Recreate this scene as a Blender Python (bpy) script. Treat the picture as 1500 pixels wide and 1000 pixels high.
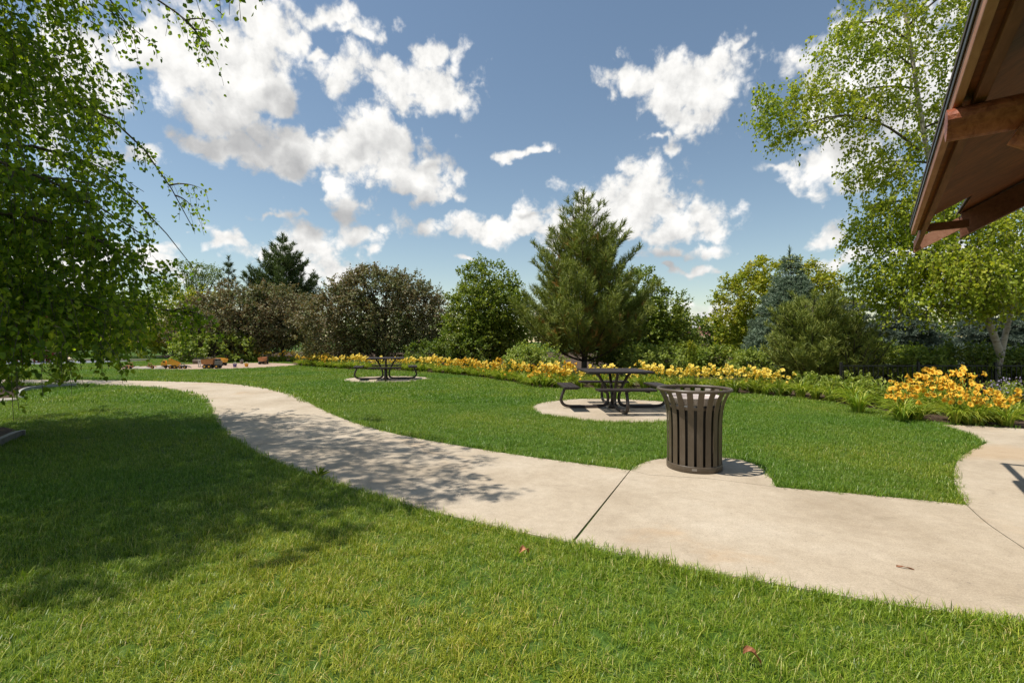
import bpy, bmesh, math, random
import numpy as np
from mathutils import Vector, Matrix

for o in list(bpy.data.objects):
    bpy.data.objects.remove(o)
C = bpy.context.scene.collection
S = bpy.context.scene
R = math.radians
EYE = 1.35          # eye height
F = 708.0           # focal length in photo pixels (1500 wide)

# ------------------------------------------------------------------ camera
cam = bpy.data.cameras.new('camera')
cam.sensor_width = 36.0
cam.lens = F / 1500.0 * 36.0
cam.clip_start = 0.05
cam.clip_end = 3000
co = bpy.data.objects.new('camera', cam)
C.objects.link(co)
co.location = (0, 0, EYE)
co.rotation_euler = (R(90), 0, 0)
S.camera = co

# ------------------------------------------------------------------ sun, exposure
SUN_EL, SUN_AZ = R(66), R(265)          # azimuth clockwise from +Y : from the left, a little behind
sd = Vector((math.sin(SUN_AZ) * math.cos(SUN_EL), math.cos(SUN_AZ) * math.cos(SUN_EL), math.sin(SUN_EL)))
sl = bpy.data.lights.new('sun', 'SUN')
sl.energy = 5.0
sl.angle = R(0.53)
sl.color = (1.0, 0.95, 0.87)
so = bpy.data.objects.new('sun', sl)
C.objects.link(so)
so.rotation_euler = sd.to_track_quat('Z', 'Y').to_euler()
so.location = sd * 60
S.view_settings.view_transform = 'Standard'
S.view_settings.look = 'None'
S.view_settings.gamma = 1.0
S.view_settings.exposure = 0.18
S.cycles.max_bounces = 8
S.cycles.diffuse_bounces = 4
S.cycles.glossy_bounces = 2
S.cycles.transmission_bounces = 4
S.cycles.transparent_max_bounces = 4
S.cycles.sample_clamp_indirect = 8
S.cycles.caustics_reflective = False
S.cycles.caustics_refractive = False


# ------------------------------------------------------------------ node helpers
def nmath(nt, op, a, b=None, c=None, clamp=False):
    n = nt.nodes.new('ShaderNodeMath')
    n.operation = op
    n.use_clamp = clamp
    for i, v in enumerate((a, b, c)):
        if v is None:
            continue
        if isinstance(v, (int, float)):
            n.inputs[i].default_value = v
        else:
            nt.links.new(v, n.inputs[i])
    return n.outputs[0]


def nvec(nt, op, a, b=None, c=None):
    n = nt.nodes.new('ShaderNodeVectorMath')
    n.operation = op
    for i, v in enumerate((a, b, c)):
        if v is None:
            continue
        if isinstance(v, (tuple, list)):
            n.inputs[i].default_value = v
        else:
            nt.links.new(v, n.inputs[i])
    return n.outputs['Value'] if op in ('LENGTH', 'DOT_PRODUCT') else n.outputs[0]


def nnoise(nt, vec, scale, detail=3, rough=0.5, dist=0.0, out='Fac', dim='3D'):
    n = nt.nodes.new('ShaderNodeTexNoise')
    n.noise_dimensions = dim
    n.inputs['Scale'].default_value = scale
    n.inputs['Detail'].default_value = detail
    n.inputs['Roughness'].default_value = rough
    n.inputs['Distortion'].default_value = dist
    if vec is not None:
        nt.links.new(vec, n.inputs['Vector'])
    return n.outputs[out]


def nramp(nt, fac, stops, interp='LINEAR'):
    n = nt.nodes.new('ShaderNodeValToRGB')
    n.color_ramp.interpolation = interp
    el = n.color_ramp.elements
    while len(el) < len(stops):
        el.new(0.5)
    for e, (p, c) in zip(el, stops):
        e.position = p
        e.color = (*c, 1) if len(c) == 3 else c
    nt.links.new(fac, n.inputs[0])
    return n.outputs[0]


def nmix(nt, fac, a, b, mode='MIX'):
    n = nt.nodes.new('ShaderNodeMix')
    n.data_type = 'RGBA'
    n.blend_type = mode
    for idx, v in ((0, fac), (6, a), (7, b)):
        if isinstance(v, (int, float)):
            n.inputs[idx].default_value = v
        elif isinstance(v, tuple):
            n.inputs[idx].default_value = (*v, 1)
        else:
            nt.links.new(v, n.inputs[idx])
    return n.outputs[2]


def nsmooth(nt, v, lo, hi, a=0.0, b=1.0):
    n = nt.nodes.new('ShaderNodeMapRange')
    n.interpolation_type = 'SMOOTHSTEP'
    nt.links.new(v, n.inputs[0])
    for i, x in enumerate((lo, hi, a, b)):
        n.inputs[i + 1].default_value = x
    return n.outputs[0]


# ------------------------------------------------------------------ world: sky with cumulus clouds (by direction)
BLOBS = [  # direction of each cloud bank, given as (px, py, rx, ry) of the sky it covers
    (250, 75, 97, 64), (335, 95, 95, 84), (390, 40, 51, 56), (385, 150, 67, 56),
    (345, 222, 88, 30), (440, 232, 102, 49), (545, 225, 67, 49), (590, 255, 67, 32), (637, 280, 37, 14),
    (478, 20, 59, 24), (520, 50, 30, 14), (465, 82, 17, 9),
    (515, 120, 45, 22), (590, 115, 64, 30), (640, 85, 42, 32), (655, 150, 56, 42), (600, 165, 52, 24),
    (765, 222, 24, 10),
    (950, 118, 70, 28), (1030, 115, 67, 39), (1015, 178, 58, 39), (958, 212, 32, 9), (1083, 66, 15, 14),
    (1225, 110, 64, 77), (1240, 215, 84, 53), (1345, 120, 128, 122), (1290, 255, 67, 28), (1150, 232, 30, 8),
    (940, 295, 64, 53), (868, 325, 77, 28), (712, 336, 69, 16), (785, 333, 59, 22), (1015, 336, 67, 32), (930, 348, 119, 16), (1062, 348, 24, 15),
    (1012, 385, 48, 13), (1015, 413, 32, 6), (1030, 464, 43, 16),
    (515, 303, 42, 28), (528, 355, 39, 19), (430, 365, 56, 30), (475, 395, 58, 24), (335, 347, 43, 10), (228, 384, 43, 19),
    (395, 312, 18, 8), (682, 384, 22, 8), (257, 353, 11, 5), (1218, 340, 43, 19), (1235, 382, 54, 13), (215, 232, 30, 15),
    (100, 130, 116, 128), (60, 390, 116, 30), (1420, 380, 76, 24),
    (850, 312, 80, 40), (905, 318, 90, 44), (880, 338, 150, 38), (720, 338, 95, 24), (830, 318, 60, 30), (960, 300, 60, 50), (330, 150, 80, 60), (480, 235, 130, 44), (600, 130, 80, 45), (1010, 150, 70, 46),
]


def px_dir(px, py):
    d = Vector(((px - 750) / F, 1.0, (500 - py) / F)).normalized()
    return math.atan2(d.x, d.y), math.asin(d.z)


def build_world():
    w = bpy.data.worlds.new("World")
    S.world = w
    w.use_nodes = True
    nt = w.node_tree
    nt.nodes.clear()
    out = nt.nodes.new('ShaderNodeOutputWorld')
    bg = nt.nodes.new('ShaderNodeBackground')
    bg.inputs[1].default_value = 0.1
    sky = nt.nodes.new('ShaderNodeTexSky')
    sky.sky_type = 'NISHITA'
    sky.sun_disc = False
    sky.sun_elevation = SUN_EL
    sky.sun_rotation = SUN_AZ
    sky.altitude = 200
    sky.air_density = 1.15
    sky.dust_density = 0.1
    sky.ozone_density = 1.6

    # density group
    g = bpy.data.node_groups.new('cloud_density', 'ShaderNodeTree')
    g.interface.new_socket('P', in_out='INPUT', socket_type='NodeSocketVector')
    g.interface.new_socket('D', in_out='OUTPUT', socket_type='NodeSocketFloat')
    gi = g.nodes.new('NodeGroupInput')
    go = g.nodes.new('NodeGroupOutput')
    P = gi.outputs[0]
    w1 = nvec(g, 'SUBTRACT', nnoise(g, P, 7, 2, out='Color', dim='2D'), (.5, .5, .5))
    w2 = nvec(g, 'SUBTRACT', nnoise(g, P, 22, 2, out='Color', dim='2D'), (.5, .5, .5))
    Pw = nvec(g, 'MULTIPLY_ADD', w1, (.13, .10, 0), P)
    Pw = nvec(g, 'MULTIPLY_ADD', w2, (.05, .04, 0), Pw)
    acc = None
    blobs = []
    for (px, py, rx, ry) in BLOBS:
        a, e = px_dir(px, py)
        a2, _ = px_dir(px + (rx if px < 750 else -rx), py)
        _, e2 = px_dir(px, py - ry)
        blobs.append((a, e, abs(a2 - a), abs(e2 - e)))
    rr = random.Random(5)
    for k in range(5):     # banks elsewhere round the sky
        blobs.append((math.copysign(rr.uniform(1.3, 3.0), rr.random() - .5), rr.uniform(.2, 1.0), rr.uniform(.2, .4), rr.uniform(.08, .16)))
    for (a, e, ra, re) in blobs:
        v = nvec(g, 'MULTIPLY_ADD', Pw, (1 / ra, 1 / re, 0), (-a / ra, -e / re, 0))
        k = min(1.0, max(.5, re / .055))
        v = nvec(g, 'MINIMUM', v, nvec(g, 'MULTIPLY', v, (1, 1.35, 1)))
        d = nmath(g, 'MULTIPLY_ADD', nvec(g, 'LENGTH', v), -k, k - .04 + .10 * (1 - k))
        acc = d if acc is None else nmath(g, 'SMOOTH_MAX', acc, d, 0.25)
    g.links.new(nmath(g, 'MINIMUM', acc, 0.85), go.inputs[0])

    # rounded billows and wisps
    h = bpy.data.node_groups.new('cloud_billows', 'ShaderNodeTree')
    h.interface.new_socket('P', in_out='INPUT', socket_type='NodeSocketVector')
    h.interface.new_socket('D', in_out='OUTPUT', socket_type='NodeSocketFloat')
    hi = h.nodes.new('NodeGroupInput')
    ho = h.nodes.new('NodeGroupOutput')
    P = hi.outputs[0]
    wv = nvec(h, 'SUBTRACT', nnoise(h, P, 24, 2, out='Color', dim='2D'), (.5, .5, .5))
    vo = h.nodes.new('ShaderNodeTexVoronoi')
    vo.voronoi_dimensions = '2D'
    vo.feature = 'F1'
    vo.normalize = True
    vo.inputs['Scale'].default_value = 15
    vo.inputs['Detail'].default_value = 3
    vo.inputs['Roughness'].default_value = .52
    vo.inputs['Lacunarity'].default_value = 2.2
    h.links.new(nvec(h, 'MULTIPLY_ADD', wv, (.035, .035, 0), P), vo.inputs['Vector'])
    fb2 = nnoise(h, P, 24, 8, 0.62, dim='2D')
    d2 = nmath(h, 'POWER', vo.outputs['Distance'], 1.5)
    D = nmath(h, 'MULTIPLY', nmath(h, 'SUBTRACT', 0.262, d2), 2.0)
    h.links.new(nmath(h, 'MULTIPLY_ADD', nmath(h, 'SUBTRACT', fb2, 0.50), 1.0, D), ho.inputs[0])

    tc = nt.nodes.new('ShaderNodeTexCoord')
    sx = nt.nodes.new('ShaderNodeSeparateXYZ')
    nt.links.new(nvec(nt, 'NORMALIZE', tc.outputs['Generated']), sx.inputs[0])
    az = nmath(nt, 'ARCTAN2', sx.outputs[0], sx.outputs[1])
    el = nmath(nt, 'ARCSINE', sx.outputs[2])
    cx = nt.nodes.new('ShaderNodeCombineXYZ')
    nt.links.new(az, cx.inputs[0])
    nt.links.new(el, cx.inputs[1])
    P = cx.outputs[0]

    def grp(gr, off):
        gn = nt.nodes.new('ShaderNodeGroup')
        gn.node_tree = gr
        nt.links.new(nvec(nt, 'ADD', P, off), gn.inputs[0])
        return gn.outputs[0]
    mass, det = grp(g, (0, 0, 0)), grp(h, (0, 0, 0))
    D0 = nmath(nt, 'ADD', mass, det)
    D1 = nmath(nt, 'ADD', nmath(nt, 'SUBTRACT', mass, .06), grp(h, (-.014, .034, 0)))
    D2 = nmath(nt, 'MULTIPLY_ADD', det, .35, grp(g, (-.04, .11, 0)))
    alpha = nsmooth(nt, D0, -.04, 0.50)
    lit = nmath(nt, 'SUBTRACT', D0, D1)
    over = nsmooth(nt, D2, 0.0, 1.0)             # cloud standing above this point shades it
    sh = nmath(nt, 'MULTIPLY_ADD', lit, 0.45, 0.80)
    sh = nmath(nt, 'MULTIPLY_ADD', over, -0.60, sh, clamp=True)
    ccol = nramp(nt, sh, [(0.0, (3.7, 3.75, 3.85)), (0.35, (5.0, 5.0, 5.0)), (0.65, (6.9, 6.85, 6.7)), (0.85, (8.5, 8.4, 8.15)), (1.0, (9.5, 9.3, 9.0))])
    # slight cool-down of the clear blue
    skyc = nmix(nt, 1.0, sky.outputs[0], (1.16, 1.10, 0.99), 'MULTIPLY')
    fin = nmix(nt, alpha, skyc, ccol)
    nt.links.new(fin, bg.inputs[0])
    nt.links.new(bg.outputs[0], out.inputs[0])
    w.cycles.sampling_method = 'MANUAL'
    w.cycles.sample_map_resolution = 512


build_world()


# ------------------------------------------------------------------ object helpers
def tag(o, label=None, cat=None, group=None, kind=None):
    if label: o['label'] = label
    if cat: o['category'] = cat
    if group: o['group'] = group
    if kind: o['kind'] = kind
    return o


def empty(name, loc=(0, 0, 0), rz=0.0):
    o = bpy.data.objects.new(name, None)
    C.objects.link(o)
    o.location = loc
    o.rotation_euler = (0, 0, rz)
    o.empty_display_size = .2
    return o


def link(name, me, mat, parent=None):
    o = bpy.data.objects.new(name, me)
    C.objects.link(o)
    if mat is not None:
        me.materials.clear()
        me.materials.append(mat)
    if parent is not None:
        o.parent = parent
    return o


KIDS = {}


def copy_tree(o, parent=None):
    c = o.copy()
    C.objects.link(c)
    if parent is not None:
        c.parent = parent
    for ch in list(o.children):
        copy_tree(ch, c)
    return c


class MB:
    """collects numpy geometry and links it as ONE mesh"""
    def __init__(s):
        s.V, s.F, s.n = [], {3: [], 4: []}, 0

    def add(s, V, q=None, t=None):
        V = np.asarray(V, float).reshape(-1, 3)
        s.V.append(V)
        if q is not None and len(q): s.F[4].append(np.asarray(q, int).reshape(-1, 4) + s.n)
        if t is not None and len(t): s.F[3].append(np.asarray(t, int).reshape(-1, 3) + s.n)
        s.n += len(V)

    def mesh(s, name, smooth=False):
        me = bpy.data.meshes.new(name)
        V = np.concatenate(s.V)
        me.vertices.add(len(V))
        me.vertices.foreach_set('co', V.astype(np.float32).ravel())
        loops, starts, pos = [], [], 0
        for k in (3, 4):
            if s.F[k]:
                f = np.concatenate(s.F[k])
                loops.append(f.ravel())
                starts.append(pos + np.arange(len(f)) * k)
                pos += f.size
        L = np.concatenate(loops)
        st = np.concatenate(starts)
        me.loops.add(len(L))
        me.loops.foreach_set('vertex_index', L.astype(np.int32))
        me.polygons.add(len(st))
        me.polygons.foreach_set('loop_start', st.astype(np.int32))
        me.update(calc_edges=True)
        me.validate()
        me.polygons.foreach_set('use_smooth', np.full(len(me.polygons), smooth))
        return me

    def obj(s, name, mat, parent=None, smooth=False):
        return link(name, s.mesh(name, smooth), mat, parent)

    # shapes -------------------------------------------------------
    def tube(s, pts, rad, sides=6, cap=True, closed=False):
        pts = np.asarray(pts, float)
        K = len(pts)
        rad = np.broadcast_to(np.asarray(rad, float), (K,))
        if closed:
            tan = np.roll(pts, -1, 0) - np.roll(pts, 1, 0)
        else:
            tan = np.gradient(pts, axis=0)
        tan /= np.linalg.norm(tan, axis=1)[:, None] + 1e-12
        up = np.array([0, 0, 1.]) if abs(tan[0, 2]) < .9 else np.array([1., 0, 0])
        n = up - tan[0] * up.dot(tan[0])
        n /= np.linalg.norm(n)
        N = np.zeros((K, 3))
        for i in range(K):
            n = n - tan[i] * n.dot(tan[i])
            n /= np.linalg.norm(n) + 1e-12
            N[i] = n
        B = np.cross(tan, N)
        a = np.arange(sides) / sides * 2 * np.pi
        V = pts[:, None, :] + rad[:, None, None] * (np.cos(a)[None, :, None] * N[:, None, :] + np.sin(a)[None, :, None] * B[:, None, :])
        q = []
        for i in range(K if closed else K - 1):
            i2 = (i + 1) % K
            for j in range(sides):
                j2 = (j + 1) % sides
                q.append((i * sides + j, i * sides + j2, i2 * sides + j2, i2 * sides + j))
        V = V.reshape(-1, 3)
        t = []
        if cap and not closed:
            V = np.vstack([V, pts[0], pts[-1]])
            c0, c1 = len(V) - 2, len(V) - 1
            for j in range(sides):
                j2 = (j + 1) % sides
                t.append((c0, j2, j))
                t.append((c1, (K - 1) * sides + j, (K - 1) * sides + j2))
        s.add(V, q, t)

    def box(s, c, size, M=None, bev=0.0):
        bm = bmesh.new()
        bmesh.ops.create_cube(bm, size=1)
        bmesh.ops.scale(bm, vec=size, verts=bm.verts)
        if bev:
            bmesh.ops.bevel(bm, geom=bm.edges[:], offset=bev, segments=2, affect='EDGES', profile=.6)
        if M is not None:
            bmesh.ops.transform(bm, matrix=M, verts=bm.verts)
        bmesh.ops.translate(bm, vec=c, verts=bm.verts)
        s.bm(bm)

    def bm(s, bm):
        bm.verts.index_update()
        bmesh.ops.triangulate(bm, faces=[f for f in bm.faces if len(f.verts) > 4])
        V = [v.co[:] for v in bm.verts]
        q = [[v.index for v in f.verts] for f in bm.faces if len(f.verts) == 4]
        t = [[v.index for v in f.verts] for f in bm.faces if len(f.verts) == 3]
        s.add(V, q, t)
        bm.free()

    def prism(s, poly, z0, z1, bev=0.0):
        """flat-topped slab over an outline (list of (x, y))"""
        bm = bmesh.new()
        a = sum(p[0] * q[1] - q[0] * p[1] for p, q in zip(poly, poly[1:] + poly[:1]))
        if a < 0: poly = poly[::-1]
        vs = [bm.verts.new((x, y, z1)) for x, y in poly]
        top = bm.faces.new(vs)
        lo = [bm.verts.new((x, y, z0)) for x, y in poly]
        n = len(poly)
        for i in range(n):
            bm.faces.new((lo[i], lo[(i + 1) % n], vs[(i + 1) % n], vs[i]))
        bmesh.ops.triangulate(bm, faces=[top])
        s.bm(bm)

    def lathe(s, prof, n=32, closed=False):
        prof = np.asarray(prof, float)
        a = np.arange(n) / n * 2 * np.pi
        K = len(prof)
        V = np.stack([prof[:, None, 0] * np.cos(a), prof[:, None, 0] * np.sin(a), np.broadcast_to(prof[:, None, 1], (K, n))], -1).reshape(-1, 3)
        q = []
        for i in range(K if closed else K - 1):
            i2 = (i + 1) % K
            for j in range(n):
                j2 = (j + 1) % n
                q.append((i * n + j, i * n + j2, i2 * n + j2, i2 * n + j))
        s.add(V, q)


def nrm(v):
    return v / (np.linalg.norm(v, axis=-1, keepdims=True) + 1e-9)


LEAF6 = np.array([(0, 0, 0), (-.40, .30, .10), (-.27, .68, .06), (0, 1, -.08), (.27, .68, .06), (.40, .30, .10)])
LEAF6Q = [(0, 3, 2, 1), (0, 5, 4, 3)]
LEAF4 = np.array([(0, 0, 0), (-.36, .48, .08), (0, 1, -.06), (.36, .48, .08)])
LEAF4T = [(0, 2, 1), (0, 3, 2)]
NEEDLE = np.array([(-.5, 0, 0), (.5, 0, 0), (.12, 1, 0), (-.12, 1, 0)])


def add_leaves(mb, c, axis, normal, size, tmpl=LEAF6, quads=LEAF6Q, tris=None, width=1.0):
    """every leaf a small folded blade; c, axis, normal: N x 3"""
    axis = nrm(axis)
    side = nrm(np.cross(axis, normal))
    nn = np.cross(side, axis)
    size = np.broadcast_to(np.asarray(size, float), (len(c),))
    T = tmpl
    V = c[:, None, :] + size[:, None, None] * (T[None, :, 0, None] * width * side[:, None, :] + T[None, :, 1, None] * axis[:, None, :] + T[None, :, 2, None] * nn[:, None, :])
    k = len(T)
    off = (np.arange(len(c)) * k)[:, None, None]
    q = (np.array(quads)[None] + off).reshape(-1, 4) if quads is not None else None
    t = (np.array(tris)[None] + off).reshape(-1, 3) if tris is not None else None
    mb.add(V, q, t)


# ------------------------------------------------------------------ materials
def newmat(name):
    m = bpy.data.materials.new(name)
    m.use_nodes = True
    nt = m.node_tree
    b = nt.nodes['Principled BSDF']
    return m, nt, b


def leafmat(name, cols, trans=0.35, tcol=None, rough=0.5, patch=None, spec=0.25, gain=(2.7, 2.15, 1.3)):
    """cols: colours spread over the leaves at random; light also comes through the blades"""
    m, nt, b = newmat(name)
    geo = nt.nodes.new('ShaderNodeNewGeometry')
    cols = [tuple(min(.9, a * g) for a, g in zip(c, gain)) for c in cols]
    stops = [(i / max(1, len(cols) - 1), c) for i, c in enumerate(cols)]
    col = nramp(nt, geo.outputs['Random Per Island'], stops)
    if patch:
        n = nnoise(nt, geo.outputs['Position'], patch[0], 3)
        col = nmix(nt, nsmooth(nt, n, .42, .62), col, nmix(nt, 1.0, col, patch[1], 'MULTIPLY'))
    nt.links.new(col, b.inputs['Base Color'])
    b.inputs['Roughness'].default_value = rough
    b.inputs['Specular IOR Level'].default_value = spec
    tr = nt.nodes.new('ShaderNodeBsdfTranslucent')
    nt.links.new(nmix(nt, 1.0, col, tcol or (1.5, 1.6, .6), 'MULTIPLY'), tr.inputs[0])
    mx = nt.nodes.new('ShaderNodeMixShader')
    mx.inputs[0].default_value = trans
    nt.links.new(b.outputs[0], mx.inputs[1])
    nt.links.new(tr.outputs[0], mx.inputs[2])
    nt.links.new(mx.outputs[0], nt.nodes['Material Output'].inputs[0])
    return m


def plainmat(name, c1, c2, scale=8, rough=.6, metal=0.0, bump=0.0, spec=.5, stretch=None, detail=5):
    m, nt, b = newmat(name)
    tc = nt.nodes.new('ShaderNodeTexCoord')
    v = tc.outputs['Object']
    if stretch:
        v = nvec(nt, 'MULTIPLY', v, stretch)
    n = nnoise(nt, v, scale, detail, .6)
    nt.links.new(nramp(nt, n, [(.3, c1), (.7, c2)]), b.inputs['Base Color'])
    b.inputs['Roughness'].default_value = rough
    b.inputs['Metallic'].default_value = metal
    b.inputs['Specular IOR Level'].default_value = spec
    if bump:
        bp = nt.nodes.new('ShaderNodeBump')
        bp.inputs['Strength'].default_value = bump
        bp.inputs['Distance'].default_value = .01
        nt.links.new(n, bp.inputs['Height'])
        nt.links.new(bp.outputs[0], b.inputs['Normal'])
    return m


def concrete_mat():
    m, nt, b = newmat('broom_finished_concrete')
    geo = nt.nodes.new('ShaderNodeNewGeometry')
    p = geo.outputs['Position']
    big = nnoise(nt, p, .9, 5, .6)
    col = nramp(nt, big, [(.30, (.365, .295, .213)), (.5, (.445, .370, .278)), (.72, (.505, .432, .338))])
    # brushed streaks across the walk
    rot = nt.nodes.new('ShaderNodeMapping')
    rot.inputs['Rotation'].default_value = (0, 0, R(-20))
    rot.inputs['Scale'].default_value = (9, 120, 1)
    nt.links.new(p, rot.inputs[0])
    st = nnoise(nt, rot.outputs[0], 1.0, 4, .6)
    col = nmix(nt, .55, col, nramp(nt, st, [(.3, (.90, .89, .88)), (.7, (1.09, 1.09, 1.08))]), 'MULTIPLY')
    fine = nnoise(nt, p, 140, 4, .7)
    col = nmix(nt, .7, col, nramp(nt, fine, [(.3, (.66, .65, .64)), (.7, (1.28, 1.28, 1.28))]), 'MULTIPLY')
    # dark weather marks and rusty stains
    s1 = nnoise(nt, p, 2.6, 7, .72, .6)
    col = nmix(nt, nsmooth(nt, s1, .56, .74, 0, .5), col, (.24, .19, .13))
    s2 = nnoise(nt, nvec(nt, 'ADD', p, (7.3, 2.1, 0)), .55, 5, .6, .8)
    col = nmix(nt, nsmooth(nt, s2, .58, .76, 0, .55), col, (.42, .27, .14))
    mid = nnoise(nt, p, 9, 6, .7)
    col = nmix(nt, .8, col, nramp(nt, mid, [(.28, (.87, .86, .84)), (.72, (1.11, 1.11, 1.1))]), 'MULTIPLY')
    spot = nvec(nt, 'LENGTH', nvec(nt, 'MULTIPLY', nvec(nt, 'SUBTRACT', p, (5.9, 5.85, 0)), (1.0, 1.6, 0)))
    spot = nmath(nt, 'MULTIPLY_ADD', nmath(nt, 'SUBTRACT', nnoise(nt, p, 2.2, 5, .6), .5), 1.3, spot)
    col = nmix(nt, nsmooth(nt, spot, 1.1, .25, 0, .55), col, (.40, .27, .15))
    pit = nnoise(nt, p, 55, 2, .5)
    col = nmix(nt, nsmooth(nt, pit, .70, .76, 0, .6), col, (.13, .11, .09))
    nt.links.new(col, b.inputs['Base Color'])
    b.inputs['Roughness'].default_value = .85
    b.inputs['Specular IOR Level'].default_value = .25
    bp = nt.nodes.new('ShaderNodeBump')
    bp.inputs['Strength'].default_value = .35
    bp.inputs['Distance'].default_value = .004
    nt.links.new(nmath(nt, 'ADD', fine, st), bp.inputs['Height'])
    nt.links.new(bp.outputs[0], b.inputs['Normal'])
    return m


def grass_mat():
    m, nt, b = newmat('grass_blades')
    geo = nt.nodes.new('ShaderNodeNewGeometry')
    oi = nt.nodes.new('ShaderNodeObjectInfo')
    r = nmath(nt, 'FRACT', nmath(nt, 'ADD', geo.outputs['Random Per Island'], oi.outputs['Random']))
    col = nramp(nt, r, [(0.0, (.066, .130, .009)), (.35, (.128, .220, .015)), (.7, (.215, .315, .028)), (.90, (.30, .38, .05)), (.95, (.38, .39, .12)), (1.0, (.46, .42, .18))])
    p = geo.outputs['Position']
    n1 = nnoise(nt, p, .8, 4, .6)
    col = nmix(nt, nsmooth(nt, n1, .45, .65), col, nmix(nt, 1.0, col, (1.22, 1.08, 1.0), 'MULTIPLY'))
    n2 = nnoise(nt, nvec(nt, 'ADD', p, (3.7, 9.1, 0)), .28, 3, .5)
    col = nmix(nt, nsmooth(nt, n2, .45, .62), col, nmix(nt, 1.0, col, (.72, .88, .8), 'MULTIPLY'))
    # drier, thinner turf on the near side of the walk
    sp = nt.nodes.new('ShaderNodeSeparateXYZ')
    nt.links.new(p, sp.inputs[0])
    n3 = nnoise(nt, p, 1.7, 4, .6)
    dry = nmath(nt, 'MULTIPLY', nsmooth(nt, nmath(nt, 'MULTIPLY_ADD', n3, 3.0, sp.outputs[1]), 6.2, 3.6), nsmooth(nt, sp.outputs[0], -2.6, -.4, .35, 1.0))
    col = nmix(nt, dry, col, nmix(nt, 1.0, col, (1.85, 1.36, 1.5), 'MULTIPLY'))
    nt.links.new(col, b.inputs['Base Color'])
    b.inputs['Roughness'].default_value = .42
    b.inputs['Specular IOR Level'].default_value = .4
    tr = nt.nodes.new('ShaderNodeBsdfTranslucent')
    nt.links.new(nmix(nt, 1.0, col, (1.35, 1.5, .5), 'MULTIPLY'), tr.inputs[0])
    mx = nt.nodes.new('ShaderNodeMixShader')
    mx.inputs[0].default_value = .28
    nt.links.new(b.outputs[0], mx.inputs[1])
    nt.links.new(tr.outputs[0], mx.inputs[2])
    nt.links.new(mx.outputs[0], nt.nodes['Material Output'].inputs[0])
    return m


def ground_mat():
    m, nt, b = newmat('lawn_thatch')
    geo = nt.nodes.new('ShaderNodeNewGeometry')
    p = geo.outputs['Position']
    n = nnoise(nt, p, 25, 6, .7)
    col = nramp(nt, n, [(.3, (.028, .045, .010)), (.55, (.07, .12, .020)), (.75, (.15, .16, .055))])
    n2 = nnoise(nt, p, .5, 4, .6)
    col = nmix(nt, nsmooth(nt, n2, .4, .65), col, nmix(nt, 1.0, col, (.75, .95, .7), 'MULTIPLY'))
    nt.links.new(col, b.inputs['Base Color'])
    b.inputs['Roughness'].default_value = .9
    b.inputs['Specular IOR Level'].default_value = .1
    return m


def wood_mat(name, c1, c2, stretch, scale=6, rough=.6, bump=.3):
    m, nt, b = newmat(name)
    tc = nt.nodes.new('ShaderNodeTexCoord')
    v = nvec(nt, 'MULTIPLY', tc.outputs['Object'], stretch)
    n = nnoise(nt, v, scale, 6, .65, .6)
    n2 = nnoise(nt, tc.outputs['Object'], 1.6, 3, .5)
    col = nramp(nt, n, [(.28, c1), (.5, tuple((a + b_) / 2 for a, b_ in zip(c1, c2))), (.72, c2)])
    col = nmix(nt, nsmooth(nt, n2, .35, .7), col, nmix(nt, 1.0, col, (.72, .66, .62), 'MULTIPLY'))
    nt.links.new(col, b.inputs['Base Color'])
    b.inputs['Roughness'].default_value = rough
    b.inputs['Specular IOR Level'].default_value = .18
    bp = nt.nodes.new('ShaderNodeBump')
    bp.inputs['Strength'].default_value = bump
    bp.inputs['Distance'].default_value = .006
    nt.links.new(n, bp.inputs['Height'])
    nt.links.new(bp.outputs[0], b.inputs['Normal'])
    return m


M = {}
M['concrete'] = concrete_mat()
M['grass'] = grass_mat()
M['ground'] = ground_mat()
M['mulch'] = plainmat('bark_mulch', (.03, .02, .013), (.12, .08, .055), 45, .9, bump=.8, spec=.1)
M['sand'] = plainmat('play_sand', (.33, .235, .17), (.47, .35, .27), 14, .95, bump=.4, spec=.1)
M['bark'] = plainmat('grey_brown_bark', (.035, .028, .022), (.12, .10, .08), 14, .9, bump=.8, stretch=(1, 1, .25), spec=.1)
def worn_metal(name, base, dust, rough):
    m, nt, b = newmat(name)
    tc = nt.nodes.new('ShaderNodeTexCoord')
    v = tc.outputs['Object']
    n1 = nnoise(nt, v, 5, 6, .65)
    n2 = nnoise(nt, nvec(nt, 'MULTIPLY', v, (1, 1, .12)), 30, 4, .6)
    col = nmix(nt, nsmooth(nt, n1, .45, .72, 0, .45), base, dust)
    col = nmix(nt, nsmooth(nt, n2, .52, .72, 0, .35), col, dust)
    n3 = nnoise(nt, v, 60, 3, .6)
    col = nmix(nt, nsmooth(nt, n3, .68, .74, 0, .8), col, tuple(min(1, c * 2.6) for c in base))
    nt.links.new(col, b.inputs['Base Color'])
    nt.links.new(nmath(nt, 'MULTIPLY_ADD', n1, .35, rough), b.inputs['Roughness'])
    return m


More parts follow.
